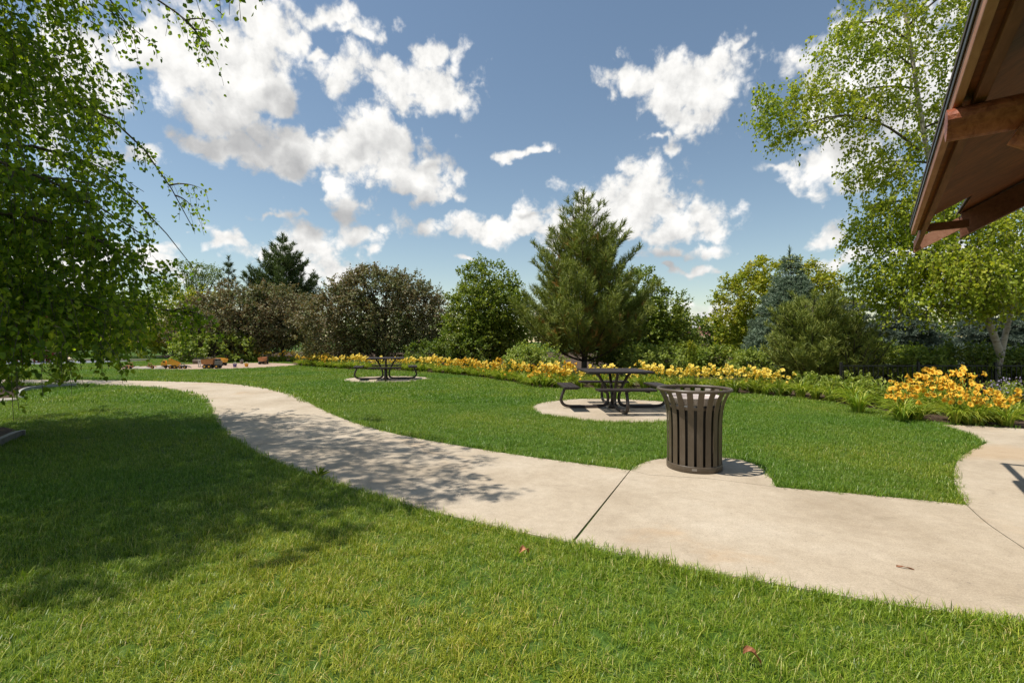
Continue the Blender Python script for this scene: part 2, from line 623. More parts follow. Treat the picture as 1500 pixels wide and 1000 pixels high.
M['brown_metal'] = worn_metal('brown_powder_coat', (.090, .066, .044), (.145, .115, .085), .25)
M['table_metal'] = worn_metal('dark_brown_coated_steel', (.032, .022, .020), (.065, .050, .044), .28)
M['black'] = plainmat('black_plastic', (.008, .008, .008), (.016, .015, .014), 20, .5)
M['bag'] = plainmat('pale_liner_plastic', (.50, .43, .40), (.62, .54, .50), 20, .45)
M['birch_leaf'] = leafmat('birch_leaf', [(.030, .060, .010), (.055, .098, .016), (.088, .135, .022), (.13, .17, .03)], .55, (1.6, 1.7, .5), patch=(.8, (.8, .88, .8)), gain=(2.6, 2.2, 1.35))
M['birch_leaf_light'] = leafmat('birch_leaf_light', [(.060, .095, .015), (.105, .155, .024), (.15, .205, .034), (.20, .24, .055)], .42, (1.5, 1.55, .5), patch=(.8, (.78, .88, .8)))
M['maple_leaf'] = leafmat('maple_leaf', [(.040, .075, .016), (.075, .115, .024), (.12, .155, .038)], .3, patch=(.6, (.75, .85, .8)))
M['ygreen_leaf'] = leafmat('yellow_green_leaf', [(.055, .085, .014), (.115, .150, .022), (.185, .195, .032)], .35, patch=(.6, (.75, .9, .9)))
M['shade_leaf'] = leafmat('deep_green_leaf', [(.030, .060, .015), (.060, .095, .024), (.10, .135, .04)], .3, patch=(.6, (.75, .85, .8)))
M['crab_leaf'] = leafmat('bronze_crabapple_leaf', [(.045, .055, .026), (.085, .066, .046), (.13, .098, .070), (.085, .100, .042), (.17, .135, .10), (.07, .095, .03)], .22, (1.4, 1.0, .7), patch=(.5, (.82, .98, .78)), gain=(1.95, 2.0, 1.55))
M['pine_needle'] = leafmat('pine_needle', [(.032, .052, .018), (.055, .084, .026), (.084, .112, .036), (.105, .13, .045)], .15, (1.2, 1.3, .6), gain=(3.0, 2.5, 1.5))
M['pine_dark'] = leafmat('dark_pine_needle', [(.020, .036, .016), (.038, .058, .024), (.060, .080, .034)], .12, (1.2, 1.3, .6), gain=(2.6, 2.4, 1.7))
M['pine_old'] = leafmat('rusty_pine_needle', [(.10, .07, .03), (.16, .11, .05)], .15)
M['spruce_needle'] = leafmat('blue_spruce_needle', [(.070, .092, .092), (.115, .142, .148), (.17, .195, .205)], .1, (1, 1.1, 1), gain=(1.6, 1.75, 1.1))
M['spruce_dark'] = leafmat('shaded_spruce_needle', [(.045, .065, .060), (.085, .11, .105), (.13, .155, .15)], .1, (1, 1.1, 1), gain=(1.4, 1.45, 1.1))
M['lily_leaf'] = leafmat('daylily_leaf', [(.045, .090, .016), (.075, .135, .024), (.12, .175, .04), (.16, .20, .06)], .3, rough=.4)
M['hosta_leaf'] = leafmat('perennial_leaf', [(.05, .09, .025), (.09, .14, .04), (.14, .19, .07)], .3)
M['petal'] = leafmat('golden_petal', [(.80, .36, .02), (.84, .50, .04), (.86, .58, .06), (.88, .64, .10), (.82, .44, .03)], .3, (1.1, 1.0, .7), rough=.6, spec=.2, gain=(1, 1, 1))
M['petal_yellow'] = leafmat('yellow_petal', [(.84, .48, .03), (.86, .62, .05), (.88, .68, .10), (.88, .72, .18)], .3, (1.1, 1.0, .7), rough=.6, spec=.2, gain=(1, 1, 1))
M['throat'] = plainmat('orange_throat', (.75, .17, .015), (.82, .28, .02), 30, .6)
M['stalk'] = leafmat('flower_stalk', [(.06, .10, .02), (.10, .15, .03)], .1)
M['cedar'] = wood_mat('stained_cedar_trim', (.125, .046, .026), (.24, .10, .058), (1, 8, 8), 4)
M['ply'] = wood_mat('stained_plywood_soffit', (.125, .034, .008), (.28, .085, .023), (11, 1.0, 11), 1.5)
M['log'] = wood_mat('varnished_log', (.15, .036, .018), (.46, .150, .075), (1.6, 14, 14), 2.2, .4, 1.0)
M['cedar_lit_tone'] = wood_mat('sunlit_tone_cedar_trim', (.34, .15, .085), (.50, .26, .165), (1, 8, 8), 4)  # paler copy of the cedar: sunlight on the edge boards put into the colour
M['drip'] = plainmat('dark_drip_edge', (.02, .017, .015), (.03, .026, .023), 10, .4)
M['shingle'] = plainmat('brown_shingles', (.05, .04, .035), (.10, .08, .07), 20, .9, bump=.5)


# ------------------------------------------------------------------ ground layout
def G(px, py):
    """ground point seen at a photo position (flat ground)"""
    return ((px - 750) / (py - 500) * EYE, F * EYE / (py - 500))


def gp(lst):
    return [G(*p) for p in lst]


def inside(poly, x, y):
    poly = np.asarray(poly)
    r = np.zeros(len(x), bool)
    j = len(poly) - 1
    for i in range(len(poly)):
        xi, yi = poly[i]
        xj, yj = poly[j]
        c = ((yi > y) != (yj > y)) & (x < (xj - xi) * (y - yi) / (yj - yi + 1e-12) + xi)
        r ^= c
        j = i
    return r


def edge_dist(poly, x, y):
    d = np.full(len(x), 1e9)
    P = np.asarray(poly)
    for a, b in zip(P, np.roll(P, -1, 0)):
        ab = b - a
        L = ab @ ab + 1e-12
        t = np.clip(((x - a[0]) * ab[0] + (y - a[1]) * ab[1]) / L, 0, 1)
        d = np.minimum(d, np.hypot(x - a[0] - t * ab[0], y - a[1] - t * ab[1]))
    return d


def chaikin(P, n=2, closed=False):
    P = [np.array(p, float) for p in P]
    for _ in range(n):
        Q = [] if closed else [P[0]]
        m = len(P)
        for i in range(m if closed else m - 1):
            a, b = P[i], P[(i + 1) % m]
            Q += [a * .75 + b * .25, a * .25 + b * .75]
        if not closed: Q.append(P[-1])
        P = Q
    return [tuple(p) for p in P]


# near (lower) and far (upper) edges of the main walk, right to left
LOW_A = gp([(838, 797), (710, 770), (600, 742), (500, 711), (430, 688), (370, 661), (330, 636), (314, 612), (307, 594), (287, 579), (242, 570), (180, 566), (100, 564), (0, 563)]) + [(-26, 15.0)]
UP_A = gp([(924, 690), (850, 680), (760, 668), (660, 652), (580, 637), (530, 624), (490, 609), (460, 594), (432, 579), (400, 570), (350, 563), (300, 560), (240, 558.5), (180, 557.5), (100, 556.5), (0, 556)]) + [(-26, 17.2)]
LOW_A, UP_A = chaikin(LOW_A, 2), chaikin(UP_A, 2)


def resample(P, n):
    P = np.asarray(P)
    d = np.r_[0, np.cumsum(np.hypot(*np.diff(P, axis=0).T))]
    s = np.linspace(0, d[-1], n)
    return np.c_[np.interp(s, d, P[:, 0]), np.interp(s, d, P[:, 1])]


WALK_A = LOW_A + UP_A[::-1]
LOW_B = gp([(838, 797), (1000, 833), (1150, 860), (1300, 887), (1500, 914)]) + [(4.3, 1.95)]
JC = chaikin(gp([(1415, 741), (1440, 765), (1470, 786), (1500, 806), (1560, 850)]), 2)   # curved joint by the pavilion slab
WALK_B = LOW_B + [(3.9, 2.3)] + JC[::-1] + gp([(1350, 734), (1250, 724.5), (1138, 715), (1040, 702.5), (950, 697), (924, 690)])
PAD = chaikin(gp([(924, 690), (936, 681), (955, 675), (985, 671), (1030, 670), (1075, 672), (1110, 681), (1128, 697), (1138, 715)]), 2) + gp([(1040, 702.5), (950, 697)])
SIDE = chaikin(gp([(1415, 741), (1402, 722), (1396, 705), (1396, 690), (1403, 673), (1420, 661), (1444, 650.5)]), 1) + chaikin(gp([(1444, 650), (1430, 641), (1402, 631), (1376, 622.5)]), 1) + \
    gp([(1430, 624.5), (1500, 629)]) + [(9.5, 7.0), (9.5, -3), (4.6, -3), (4.4, 1.9), (3.95, 2.3)] + JC[::-1][:-1]
CIRC = lambda cx, cy, r, n=48: [(cx + r * math.cos(2 * math.pi * i / n), cy + r * math.sin(2 * math.pi * i / n)) for i in range(n)]
T1 = (2.04, 9.72)
T2 = (-4.46, 17.1)
PAD1 = CIRC(T1[0] + .04, T1[1] - .05, 1.68)
PAD2 = CIRC(T2[0] + .02, T2[1] + .05, 1.56)

# planting bed behind the lawn: front outline from right to left
BED_FRONT = gp([(1500, 629), (1430, 624), (1376, 622), (1335, 611), (1280, 599), (1200, 588), (1150, 582), (1075, 576.5), (1000, 573), (930, 570), (860, 569.5), (820, 570), (790, 569), (760, 562), (730, 557), (680, 551), (620, 545), (560, 543), (500, 541), (455, 538), (433, 535)])
BED_FRONT = chaikin(BED_FRONT, 2)
BED = BED_FRONT + gp([(420, 529.5), (330, 529), (262, 527.5), (235, 522)]) + [(-34, 46), (-30, 60), (20, 60), (30, 30), (26, 12), (13, 6.5)]
SANDBOX = chaikin(gp([(163, 541.5), (230, 541.8), (300, 541.5), (360, 540), (432, 536.2), (434, 533), (380, 531.5), (330, 532.6), (262, 534), (205, 537), (175, 539.5)]), 2, True)
PLAY = [(-42, 26.5), (-27.2, 28.2), (-26.2, 29.6), (-24.5, 33.0), (-42, 33.5)]
MULCH_L1 = chaikin(gp([(34, 638), (18, 642), (-30, 668), (-110, 655), (-120, 625), (-30, 622), (20, 628)]), 2, True)
MULCH_L2 = chaikin(gp([(112, 566.8), (70, 569), (42, 572.5), (30, 577), (29, 582), (10, 588), (-60, 592), (-120, 575), (-60, 566), (60, 565.2)]), 2, True)


def slab(name, poly, z0, z1, mat, kind='structure'):
    mb = MB()
    mb.prism(list(poly), z0, z1)
    o = mb.obj(name, mat)
    return tag(o, kind=kind)


gm = MB()
gm.add([(-600, -60, 0), (600, -60, 0), (600, 900, 0), (-600, 900, 0)], [(0, 1, 2, 3)])
tag(gm.obj('ground', M['ground']), kind='structure')


# concrete walk in slabs, a real gap at each joint
def shrink_end(P, d):
    P = [np.array(p) for p in P]
    v = P[1] - P[0]
    P[0] = P[0] + v / np.linalg.norm(v) * d
    return [tuple(p) for p in P]


wk = MB()
NS = 121
la, ua = resample(LOW_A, NS), resample(UP_A, NS)
cuts = [0, 17, 34, 51, 68, 85, 102, 120]
for a, b in zip(cuts[:-1], cuts[1:]):
    l = [tuple(p) for p in la[a:b + 1]]
    u = [tuple(p) for p in ua[a:b + 1]]
    g = .009 if a == 0 else .003
    l, u = shrink_end(l, g), shrink_end(u, g)
    wk.prism(l + u[::-1], -.08, .012)
bj = list(WALK_B)
bj[0] = tuple(np.array(bj[0]) + (np.array(bj[1]) - np.array(bj[0])) / 20 * .3)
wk.prism(bj, -.08, .012)
tag(wk.obj('path', M['concrete']), kind='structure')
pd = np.array(PAD)
pc = pd.mean(0)
slab('bin_pad', [tuple(pc + (p - pc) * .994 + np.array((0, .006))) for p in pd], -.08, .012, M['concrete'])
sc_ = np.array(SIDE)
slab('pavilion_path', [tuple(p + np.array((.012, .004))) for p in sc_], -.08, .013, M['concrete'])
slab('table_pad', PAD1, -.08, .012, M['concrete'])
slab('table_pad', PAD2, -.08, .012, M['concrete'])
slab('planting_bed', BED, -.05, .008, M['mulch'])
slab('sandbox_sand', SANDBOX, -.05, .02, M['sand'])
M['play'] = plainmat('blue_grey_play_surface', (.13, .14, .17), (.20, .21, .25), 30, .9)
slab('playground_surface', PLAY, -.05, .02, M['play'])
slab('mulch_ring', MULCH_L1, -.05, .014, M['mulch'])
slab('mulch_ring', MULCH_L2, -.05, .014, M['mulch'])

NOGRASS = [WALK_A, WALK_B, PAD, SIDE, PAD1, PAD2, BED, SANDBOX, PLAY, MULCH_L1, MULCH_L2]


# ------------------------------------------------------------------ grass (uncountable: instanced blades on the lawn)
def tuft(rng, n, rad, lmin, lmax, wid, lean):
    mb = MB()
    for i in range(n):
        a = rng.uniform(0, 2 * np.pi)
        r = rad * math.sqrt(rng.uniform())
        L = rng.uniform(lmin, lmax)
        th = rng.uniform(0, 2 * np.pi)
        ln = abs(rng.normal(0, lean)) + .08
        d = np.array([math.cos(th), math.sin(th)])
        sd_ = np.array([-d[1], d[0], 0]) * wid * rng.uniform(.7, 1.2)
        base = np.array([r * math.cos(a), r * math.sin(a), -.004])
        V = []
        for k, t in enumerate((0, .38, .72, 1)):
            h = L * t
            off = ln * L * (t ** 1.7)
            zz = h * math.sqrt(max(.15, 1 - (ln * t) ** 2 * .5))
            p = base + np.array([d[0] * off, d[1] * off, zz])
            if k < 3:
                w = sd_ * (1, .85, .55)[k] * .5
                V += [p - w, p + w]
            else:
                V.append(p)
        mb.add(V, [(0, 1, 3, 2), (2, 3, 5, 4)], [(4, 5, 6)])
    return mb.mesh('grass_tuft')


def grass_object(name, pts, sc, coll, seed):
    me = bpy.data.meshes.new(name)
    me.vertices.add(len(pts))
    me.vertices.foreach_set('co', pts.astype(np.float32).ravel())
    at = me.attributes.new('s', 'FLOAT', 'POINT')
    at.data.foreach_set('value', sc.astype(np.float32))
    o = bpy.data.objects.new(name, me)
    C.objects.link(o)
    me.materials.append(M['grass'])
    ng = bpy.data.node_groups.new(name, 'GeometryNodeTree')
    ng.interface.new_socket('Geometry', in_out='INPUT', socket_type='NodeSocketGeometry')
    ng.interface.new_socket('Geometry', in_out='OUTPUT', socket_type='NodeSocketGeometry')
    N = ng.nodes
    gi, go = N.new('NodeGroupInput'), N.new('NodeGroupOutput')
    ci = N.new('GeometryNodeCollectionInfo')
    ci.inputs['Collection'].default_value = coll
    ci.inputs['Separate Children'].default_value = True
    ci.inputs['Reset Children'].default_value = True
    ip = N.new('GeometryNodeInstanceOnPoints')
    ip.inputs['Pick Instance'].default_value = True
    ri = N.new('FunctionNodeRandomValue')
    ri.data_type = 'INT'
    ri.inputs['Min'].default_value = 0
    ri.inputs['Max'].default_value = len(coll.objects) - 1
    ri.inputs['Seed'].default_value = seed
    rr_ = N.new('FunctionNodeRandomValue')
    rr_.data_type = 'FLOAT_VECTOR'
    rr_.inputs[0].default_value = (-.12, -.12, 0)
    rr_.inputs[1].default_value = (.12, .12, 6.283)
    na = N.new('GeometryNodeInputNamedAttribute')
    na.data_type = 'FLOAT'
    na.inputs['Name'].default_value = 's'
    Lk = ng.links.new
    Lk(gi.outputs[0], ip.inputs['Points'])
    Lk(ci.outputs[0], ip.inputs['Instance'])
    Lk(ri.outputs[2], ip.inputs['Instance Index'])
    Lk(rr_.outputs[0], ip.inputs['Rotation'])
    Lk(na.outputs[0], ip.inputs['Scale'])
    Lk(ip.outputs[0], go.inputs[0])
    md = o.modifiers.new('tufts', 'NODES')
    md.node_group = ng
    return o


def lawn():
    rng = np.random.default_rng(3)

    def coll(name, specs):
        c = bpy.data.collections.new(name)
        for sp in specs:
            me = tuft(rng, *sp)
            me.materials.append(M['grass'])
            c.objects.link(bpy.data.objects.new('grass_tuft', me))
        return c
    near = coll('near_tufts', [(30, .045, .028, .055, .0032, .8)] * 4 + [(28, .05, .024, .045, .0030, 1.2)] * 4 + [(16, .05, .035, .07, .0036, .6)])
    far = coll('far_tufts', [(42, .14, .04, .08, .010, .6)] * 4)

    def scatter(y0, y1, dens, smin, smax, wedge=1.22, margin=1.2):
        xm = wedge * y1 + margin
        n = int((y1 - y0) * 2 * xm * dens)
        x = rng.uniform(-xm, xm, n)
        y = rng.uniform(y0, y1, n)
        k = np.abs(x) < wedge * y + margin
        x, y = x[k], y[k]
        bad = np.zeros(len(x), bool)
        for p in NOGRASS:
            bad |= inside(p, x, y)
        x, y = x[~bad], y[~bad]
        # thinner, worn patches: low noise
        nz = np.sin(x * 1.7 + 1.3 * np.sin(y * 1.1)) * np.sin(y * 2.1 + np.sin(x * .9))
        s = rng.uniform(smin, smax, len(x)) * (1 + .06 * nz)
        de = np.full(len(x), 9.)
        for p in NOGRASS[:6]:
            de = np.minimum(de, edge_dist(p, x, y))
        s *= np.where(de < .14, rng.uniform(1.1, 1.55, len(x)), 1.0)
        return np.c_[x, y, np.zeros(len(x))], s
    A = [scatter(1.2, 5.4, 700, .75, 1.15), scatter(5.4, 10.5, 420, .9, 1.25)]
    o = grass_object('lawn_grass', np.concatenate([a[0] for a in A]), np.concatenate([a[1] for a in A]), near, 1)
    tag(o, 'short mown lawn grass with dry tan blades mixed in, near the camera', 'grass', kind='stuff')
    B = [scatter(10.5, 20, 75, .8, 1.15), scatter(20, 36, 34, .9, 1.3)]
    o = grass_object('lawn_grass', np.concatenate([a[0] for a in B]), np.concatenate([a[1] for a in B]), far, 2)
    tag(o, 'smooth distant lawn grass around the back picnic table', 'grass', kind='stuff')


lawn()


# ------------------------------------------------------------------ trees
def unit_rand(rng, n):
    return nrm(rng.normal(size=(n, 3)))


def crown_points(rng, ells, n, shell=.5):
    """clump centres in a union of ellipsoids, denser towards the outside, bumpy outline"""
    vol = np.array([e[3] * e[4] * e[5] for e in ells])
    pick = rng.choice(len(ells), n, p=vol ** .8 / (vol ** .8).sum())
    E = np.array(ells)[pick]
    d = unit_rand(rng, n)
    ph = rng.uniform(0, 6.28, (4, 3))
    bump = sum(np.sin(d @ (np.array([3.1, 4.3, 3.7]) * (1 + .4 * k) * np.array([1, (-1) ** k, 1])) + ph[k, 0]) for k in range(4)) / 4
    r = (shell + (1 - shell) * np.sqrt(rng.uniform(size=n))) * (1 + .16 * bump)
    p = E[:, :3] + d * E[:, 3:6] * r[:, None]
    out = nrm(d / E[:, 3:6] * E[:, 3:6].min())
    ok = p[:, 2] > .15
    return p[ok], out[ok]


def limb(mb, a, b, r0, r1, rng, sag=.12, n=6, sides=6):
    a, b = np.array(a, float), np.array(b, float)
    t = np.linspace(0, 1, n)[:, None]
    L = np.linalg.norm(b - a)
    side = rng.normal(size=3) * L * .06
    P = a + (b - a) * t + np.sin(t * np.pi) * (side + np.array([0, 0, L * sag]))
    mb.tube(P, np.linspace(r0, r1, n), sides, cap=False)
    return P


def sprays(mb, rng, p, out, T, K, tl, size, up=.25, droop=.12, hang=.5, spread=.9, leaf='4'):
    """leafy twigs fanning out of every clump centre"""
    n = len(p)
    d = nrm(out[:, None, :] * .7 + rng.normal(size=(n, T, 3)) * spread * .6 + np.array([0, 0, up]))
    L = tl * rng.uniform(.6, 1.3, (n, T, 1, 1))
    t = (np.arange(K) + 1.0)[None, None, :, None] / K * rng.uniform(.85, 1.1, (n, T, K, 1))
    st = p[:, None, None, :] + rng.normal(size=(n, T, 1, 3)) * tl * .18
    c = st + d[:, :, None, :] * L * t + np.array([0, 0, -1]) * droop * L * t * t + rng.normal(size=(n, T, K, 3)) * tl * .05
    ax = d[:, :, None, :] * .5 + rng.normal(size=(n, T, K, 3)) * .6 + np.array([0, 0, -hang])
    nm = np.array([0, 0, .8]) + rng.normal(size=(n, T, K, 3)) * .55 + out[:, None, None, :] * .35
    c, ax, nm = c.reshape(-1, 3), ax.reshape(-1, 3), nm.reshape(-1, 3)
    sz = size * rng.uniform(.65, 1.25, len(c))
    ok = c[:, 2] > .03
    if leaf == '6':
        add_leaves(mb, c[ok], ax[ok], nm[ok], sz[ok])
    else:
        add_leaves(mb, c[ok], ax[ok], nm[ok], sz[ok], LEAF4, None, LEAF4T, 1.15)
    return


def broadleaf(name, base, ells, mat, label, cat, seed, clumps, T, K, tl, size, trunk_h=1.2, trunk_r=.1, stems=1, up=.25, droop=.12, hang=.3, group=None, shell=.5, bark=None, spread=.9, inner=True):
    rng = np.random.default_rng(seed)
    root = empty(name, (base[0], base[1], 0))
    tag(root, label, cat, group)
    p, out = crown_points(rng, ells, clumps, shell)
    mb = MB()
    sprays(mb, rng, p, out, T, K, tl, size, up, droop, spread=spread, hang=hang)
    mb.obj('crown', mat, root)
    tb = MB()
    top = max(e[2] + e[5] for e in ells)
    cz = np.average([e[2] for e in ells], weights=[e[5] for e in ells])
    for s in range(stems):
        a = 6.28 * s / stems + rng.uniform(0, 1)
        b0 = np.array([.12 * math.cos(a), .12 * math.sin(a), -.05]) * (stems > 1) + np.array([0, 0, -.05])
        cx = np.mean([e[0] for e in ells])
        cy = np.mean([e[1] for e in ells])
        tip = np.array([cx + .5 * math.cos(a) * (stems > 1), cy + .5 * math.sin(a) * (stems > 1), top * .82])
        kn = 7
        tt = np.linspace(0, 1, kn)[:, None]
        P = b0 + (tip - b0) * tt + rng.normal(size=(kn, 3)) * .05 * np.array([1, 1, 0]) * (tt > 0)
        tb.tube(P, np.linspace(trunk_r, trunk_r * .2, kn), 8, cap=False)
        pick = rng.choice(len(p), min(len(p), 26 // stems + 6), replace=False)
        for q in p[pick]:
            h = np.clip(q[2] * .55, trunk_h * .7, top * .75)
            i = int(np.clip(h / (top * .82) * (kn - 1), 0, kn - 2))
            limb(tb, P[i], q, trunk_r * .34, .008, rng)
    tb.obj('trunk', bark or M['bark'], root, True)
    return root


def needles(mb, rng, pos, axis, nn, length, width, angle=.5, back=0.12):
    """bottle-brush shoots: nn needles round every shoot axis"""
    n = len(pos)
    axis = nrm(axis)
    ref = np.where(np.abs(axis[:, 2:3]) < .9, np.array([[0, 0, 1.]]), np.array([[1., 0, 0]]))
    u = nrm(np.cross(axis, ref))
    v = np.cross(axis, u)
    a = rng.uniform(0, 6.283, (n, nn, 1))
    sp = angle * rng.uniform(.5, 1.4, (n, nn, 1))
    rad = np.cos(a) * u[:, None, :] + np.sin(a) * v[:, None, :]
    d = axis[:, None, :] * np.cos(sp) + rad * np.sin(sp)
    c = pos[:, None, :] + axis[:, None, :] * rng.uniform(-back, back, (n, nn, 1))
    nm = rad + rng.normal(size=(n, nn, 3)) * .6
    sz = length * rng.uniform(.7, 1.2, n * nn)
    add_leaves(mb, c.reshape(-1, 3), d.reshape(-1, 3), nm.reshape(-1, 3), sz, NEEDLE, [(0, 1, 2, 3)], None, width / length)


def pine(name, base, H, rad, label, cat, seed, mat, old=None, whorls=16, per=7, shootstep=.16, nlen=.17, nn=13, nwid=.016, start=.06, upcurve=.55, top_bare=.1, group=None, profile=None, lean=(0, 0), tw=.6, horiz=.1):
    rng = np.random.default_rng(seed)
    root = empty(name, (base[0], base[1], 0))
    tag(root, label, cat, group)
    tb, nb, ob = MB(), MB(), MB()
    kn = 9
    tz = np.linspace(-.05, H * .97, kn)
    TP = np.c_[lean[0] * (tz / H) + rng.normal(0, .02, kn), lean[1] * (tz / H) + rng.normal(0, .02, kn), tz]
    tb.tube(TP, np.linspace(.03 * H * .55, .012, kn), 8, cap=False)
    pos, ax, opos, oax = [], [], [], []
    for w in range(whorls):
        f = start + (1 - start) * (w + rng.uniform(0, .6)) / whorls
        z = f * H * .96
        prof = profile(f) if profile else (1 - f) ** .75 * min(1, .55 + f * 3)
        Rw = rad * prof
        m = per if f < .85 else 4
        for k in range(m):
            a = 6.283 * (k / m) + rng.uniform(-.4, .4) + w * .7
            L = max(.22, Rw * rng.uniform(.62, 1.15))
            d = np.array([math.cos(a), math.sin(a), 0])
            n = max(4, int(L / .25))
            t = np.linspace(0, 1, n)
            up = upcurve * L * (t ** 1.7) + horiz * L * t
            b0 = np.array([np.interp(z, TP[:, 2], TP[:, 0]), np.interp(z, TP[:, 2], TP[:, 1]), z])
            P = b0 + d * (L * t)[:, None] * (1 - .12 * t[:, None]) + np.c_[np.zeros(n), np.zeros(n), up]
            tb.tube(P, np.linspace(.035 * L ** .5 * .5 + .006, .006, n), 4, cap=False)
            # shoots
            ns = max(2, int(L * .85 / shootstep))
            for q in np.linspace(.22, 1, ns):
                c = np.array([np.interp(q, t, P[:, i]) for i in range(3)])
                tan = nrm(np.array([np.interp(min(1, q + .08), t, P[:, i]) - np.interp(q - .08, t, P[:, i]) for i in range(3)]))
                side = np.cross(tan, [0, 0, 1.])
                for sgn in (-1, 1, 0):
                    if sgn == 0:
                        if q < .97 and rng.uniform() < .5: continue
                        dd, lt = tan, .04
                    else:
                        dd = nrm(tan * .75 + side * sgn * rng.uniform(.4, 1.0) + np.array([0, 0, rng.uniform(.0, .6)]))
                        lt = tw * L * .42 * (1.1 - q) * rng.uniform(.5, 1.2) + .06
                    mm = max(1, int(lt / (shootstep * .85)))
                    for s_ in range(mm):
                        pp = c + dd * lt * (s_ + 1) / mm
                        sa = dd * .6 + np.array([0, 0, .6]) * (upcurve > .2) + rng.normal(size=3) * .3
                        if old is not None and q < .55 and rng.uniform() < .16:
                            opos.append(pp); oax.append(sa)
                        else:
                            pos.append(pp); ax.append(sa)
    # leader
    for k in range(5):
        pos.append(TP[-1] + np.array([0, 0, -.12 + .08 * k]))
        ax.append(np.array([rng.normal(0, .2), rng.normal(0, .2), 1]))
    needles(nb, rng, np.array(pos), np.array(ax), nn, nlen, nwid, .75, nlen * .5)
    nb.obj('crown', mat, root)
    if opos:
        needles(ob, rng, np.array(opos), np.array(oax), max(6, nn - 4), nlen, nwid, .6, nlen * .5)
        ob.obj('inner_needles', old, root)
    tb.obj('trunk', M['bark'], root, True)
    return root


def birch(name, base, stems, label, cat, seed, mat, nlimb, crown, ntw, leaf, tl, barkmat, extra=(), group=None, nsub=6, kleaf=16, hang=.9, minz=.8, limb_z0=.18, clumps=()):
    """weeping birch: pale stems, arching limbs, hanging leafy twigs. crown(dir) -> allowed reach"""
    rng = np.random.default_rng(seed)
    root = empty(name, (base[0], base[1], 0))
    tag(root, label, cat, group)
    tb, sb, lb = MB(), MB(), MB()
    starts, dirs, lens = [], [], []

    def twigs_along(P, n, ln, q0=.3):
        P = np.asarray(P)
        tt = np.linspace(0, 1, len(P))
        for q in rng.uniform(q0, 1, n):
            c = np.array([np.interp(q, tt, P[:, i]) for i in range(3)])
            tan = P[-1] - P[0]
            tan = tan / (np.linalg.norm(tan) + 1e-6)
            d = nrm(tan * .6 + rng.normal(size=3) * .55 + np.array([0, 0, .1]))
            starts.append(c)
            dirs.append(d)
            lens.append(ln * rng.uniform(.45, 1.25))

    def limb_out(a, d, L, r0, arch, droop, nsub, ntw):
        n = 9
        t = np.linspace(0, 1, n)
        wob = rng.normal(size=3) * .1 * L
        P = a + d * (L * t)[:, None] + np.array([0, 0, 1]) * (arch * L * t - droop * L * t ** 2.2)[:, None] + np.sin(t * 3.1)[:, None] * wob
        tb.tube(P, np.linspace(r0, .006, n), 6, cap=False)
        twigs_along(P, ntw, tl, .35)
        for s in range(nsub):
            q = rng.uniform(.3, .95)
            c = np.array([np.interp(q, t, P[:, i]) for i in range(3)])
            tan = nrm(P[-1] - P[0])
            dd = nrm(tan * .7 + nrm(np.cross(tan, [0, 0, 1.])) * rng.choice([-1, 1]) * rng.uniform(.4, 1) + np.array([0, 0, rng.uniform(-.2, .45)]))
            l2 = L * rng.uniform(.22, .45) * (1.25 - q)
            t2 = np.linspace(0, 1, 6)
            P2 = c + dd * (l2 * t2)[:, None] - np.array([0, 0, 1]) * (.35 * l2 * t2 ** 2)[:, None]
            tb.tube(P2, np.linspace(r0 * .35 + .003, .004, 6), 5, cap=False)
            twigs_along(P2, max(2, ntw // 3), tl, .15)

    for si, (pts, r0, r1) in enumerate(stems):
        P = np.array(chaikin(pts, 2))
        sb.tube(P, np.linspace(r0, r1, len(P)), 12, cap=False)
        d = np.r_[0, np.cumsum(np.linalg.norm(np.diff(P, axis=0), axis=1))]
        tot = d[-1]
        for k in range(nlimb):
            q = limb_z0 + (1 - limb_z0) * (k + rng.uniform(0, .8)) / nlimb
            a = np.array([np.interp(q * tot, d, P[:, i]) for i in range(3)])
            az = k * 2.4 + si * 1.1 + rng.uniform(-.3, .3)
            dv = np.array([math.cos(az), math.sin(az), 0])
            L = crown(a, dv, q) * rng.uniform(.8, 1.12)
            if L < .25: continue
            limb_out(a, dv, L, .010 + .008 * L, rng.uniform(.35, .7), rng.uniform(.35, .8), nsub, ntw)
    for (a, dv, L, arch, droop, ns_, nt_) in extra:
        limb_out(np.array(a, float), nrm(np.array(dv, float)), L, .034, arch, droop, ns_, nt_)
    for (cx, cy, cz, rx, ry, rz_, n_) in clumps:
        u = unit_rand(rng, n_) * (rng.uniform(size=(n_, 1)) ** .45)
        for k_ in range(n_):
            starts.append(np.array([cx, cy, cz]) + u[k_] * np.array([rx, ry, rz_]) + np.array([0, 0, tl * .35]))
            dirs.append(nrm(u[k_] * np.array([1, 1, .3]) + rng.normal(size=3) * .5))
            lens.append(tl * rng.uniform(.4, 1.2))
    st, di, ln = np.array(starts), np.array(dirs), np.array(lens)
    # twigs: out a little, then hanging
    K = kleaf
    t = ((np.arange(K) + .6) / K)[None, :, None]
    L3 = ln[:, None, None]
    sway = rng.normal(size=(len(st), 1, 3)) * np.array([.16, .16, 0])
    def pos(t):
        return st[:, None, :] + di[:, None, :] * L3 * (.55 * t - .22 * t * t) + (np.array([0, 0, -1]) + sway) * L3 * hang * t ** 1.6
    c = pos(t) + rng.normal(size=(len(st), K, 3)) * .05
    ok = (c[..., 2] > minz + rng.uniform(0, 1, (len(st), 1)) ** 2 * .9)
    ax = rng.normal(size=c.shape) * .55 + np.array([0, 0, -.75]) + di[:, None, :] * .25
    nm = rng.normal(size=c.shape) * .8 + np.array([0, 0, .6])
    sz = leaf * rng.uniform(.65, 1.2, c.shape[:2])
    add_leaves(lb, c[ok], ax[ok], nm[ok], sz[ok])
    lb.obj('crown', mat, root)
    # thin twig stems
    tw = MB()
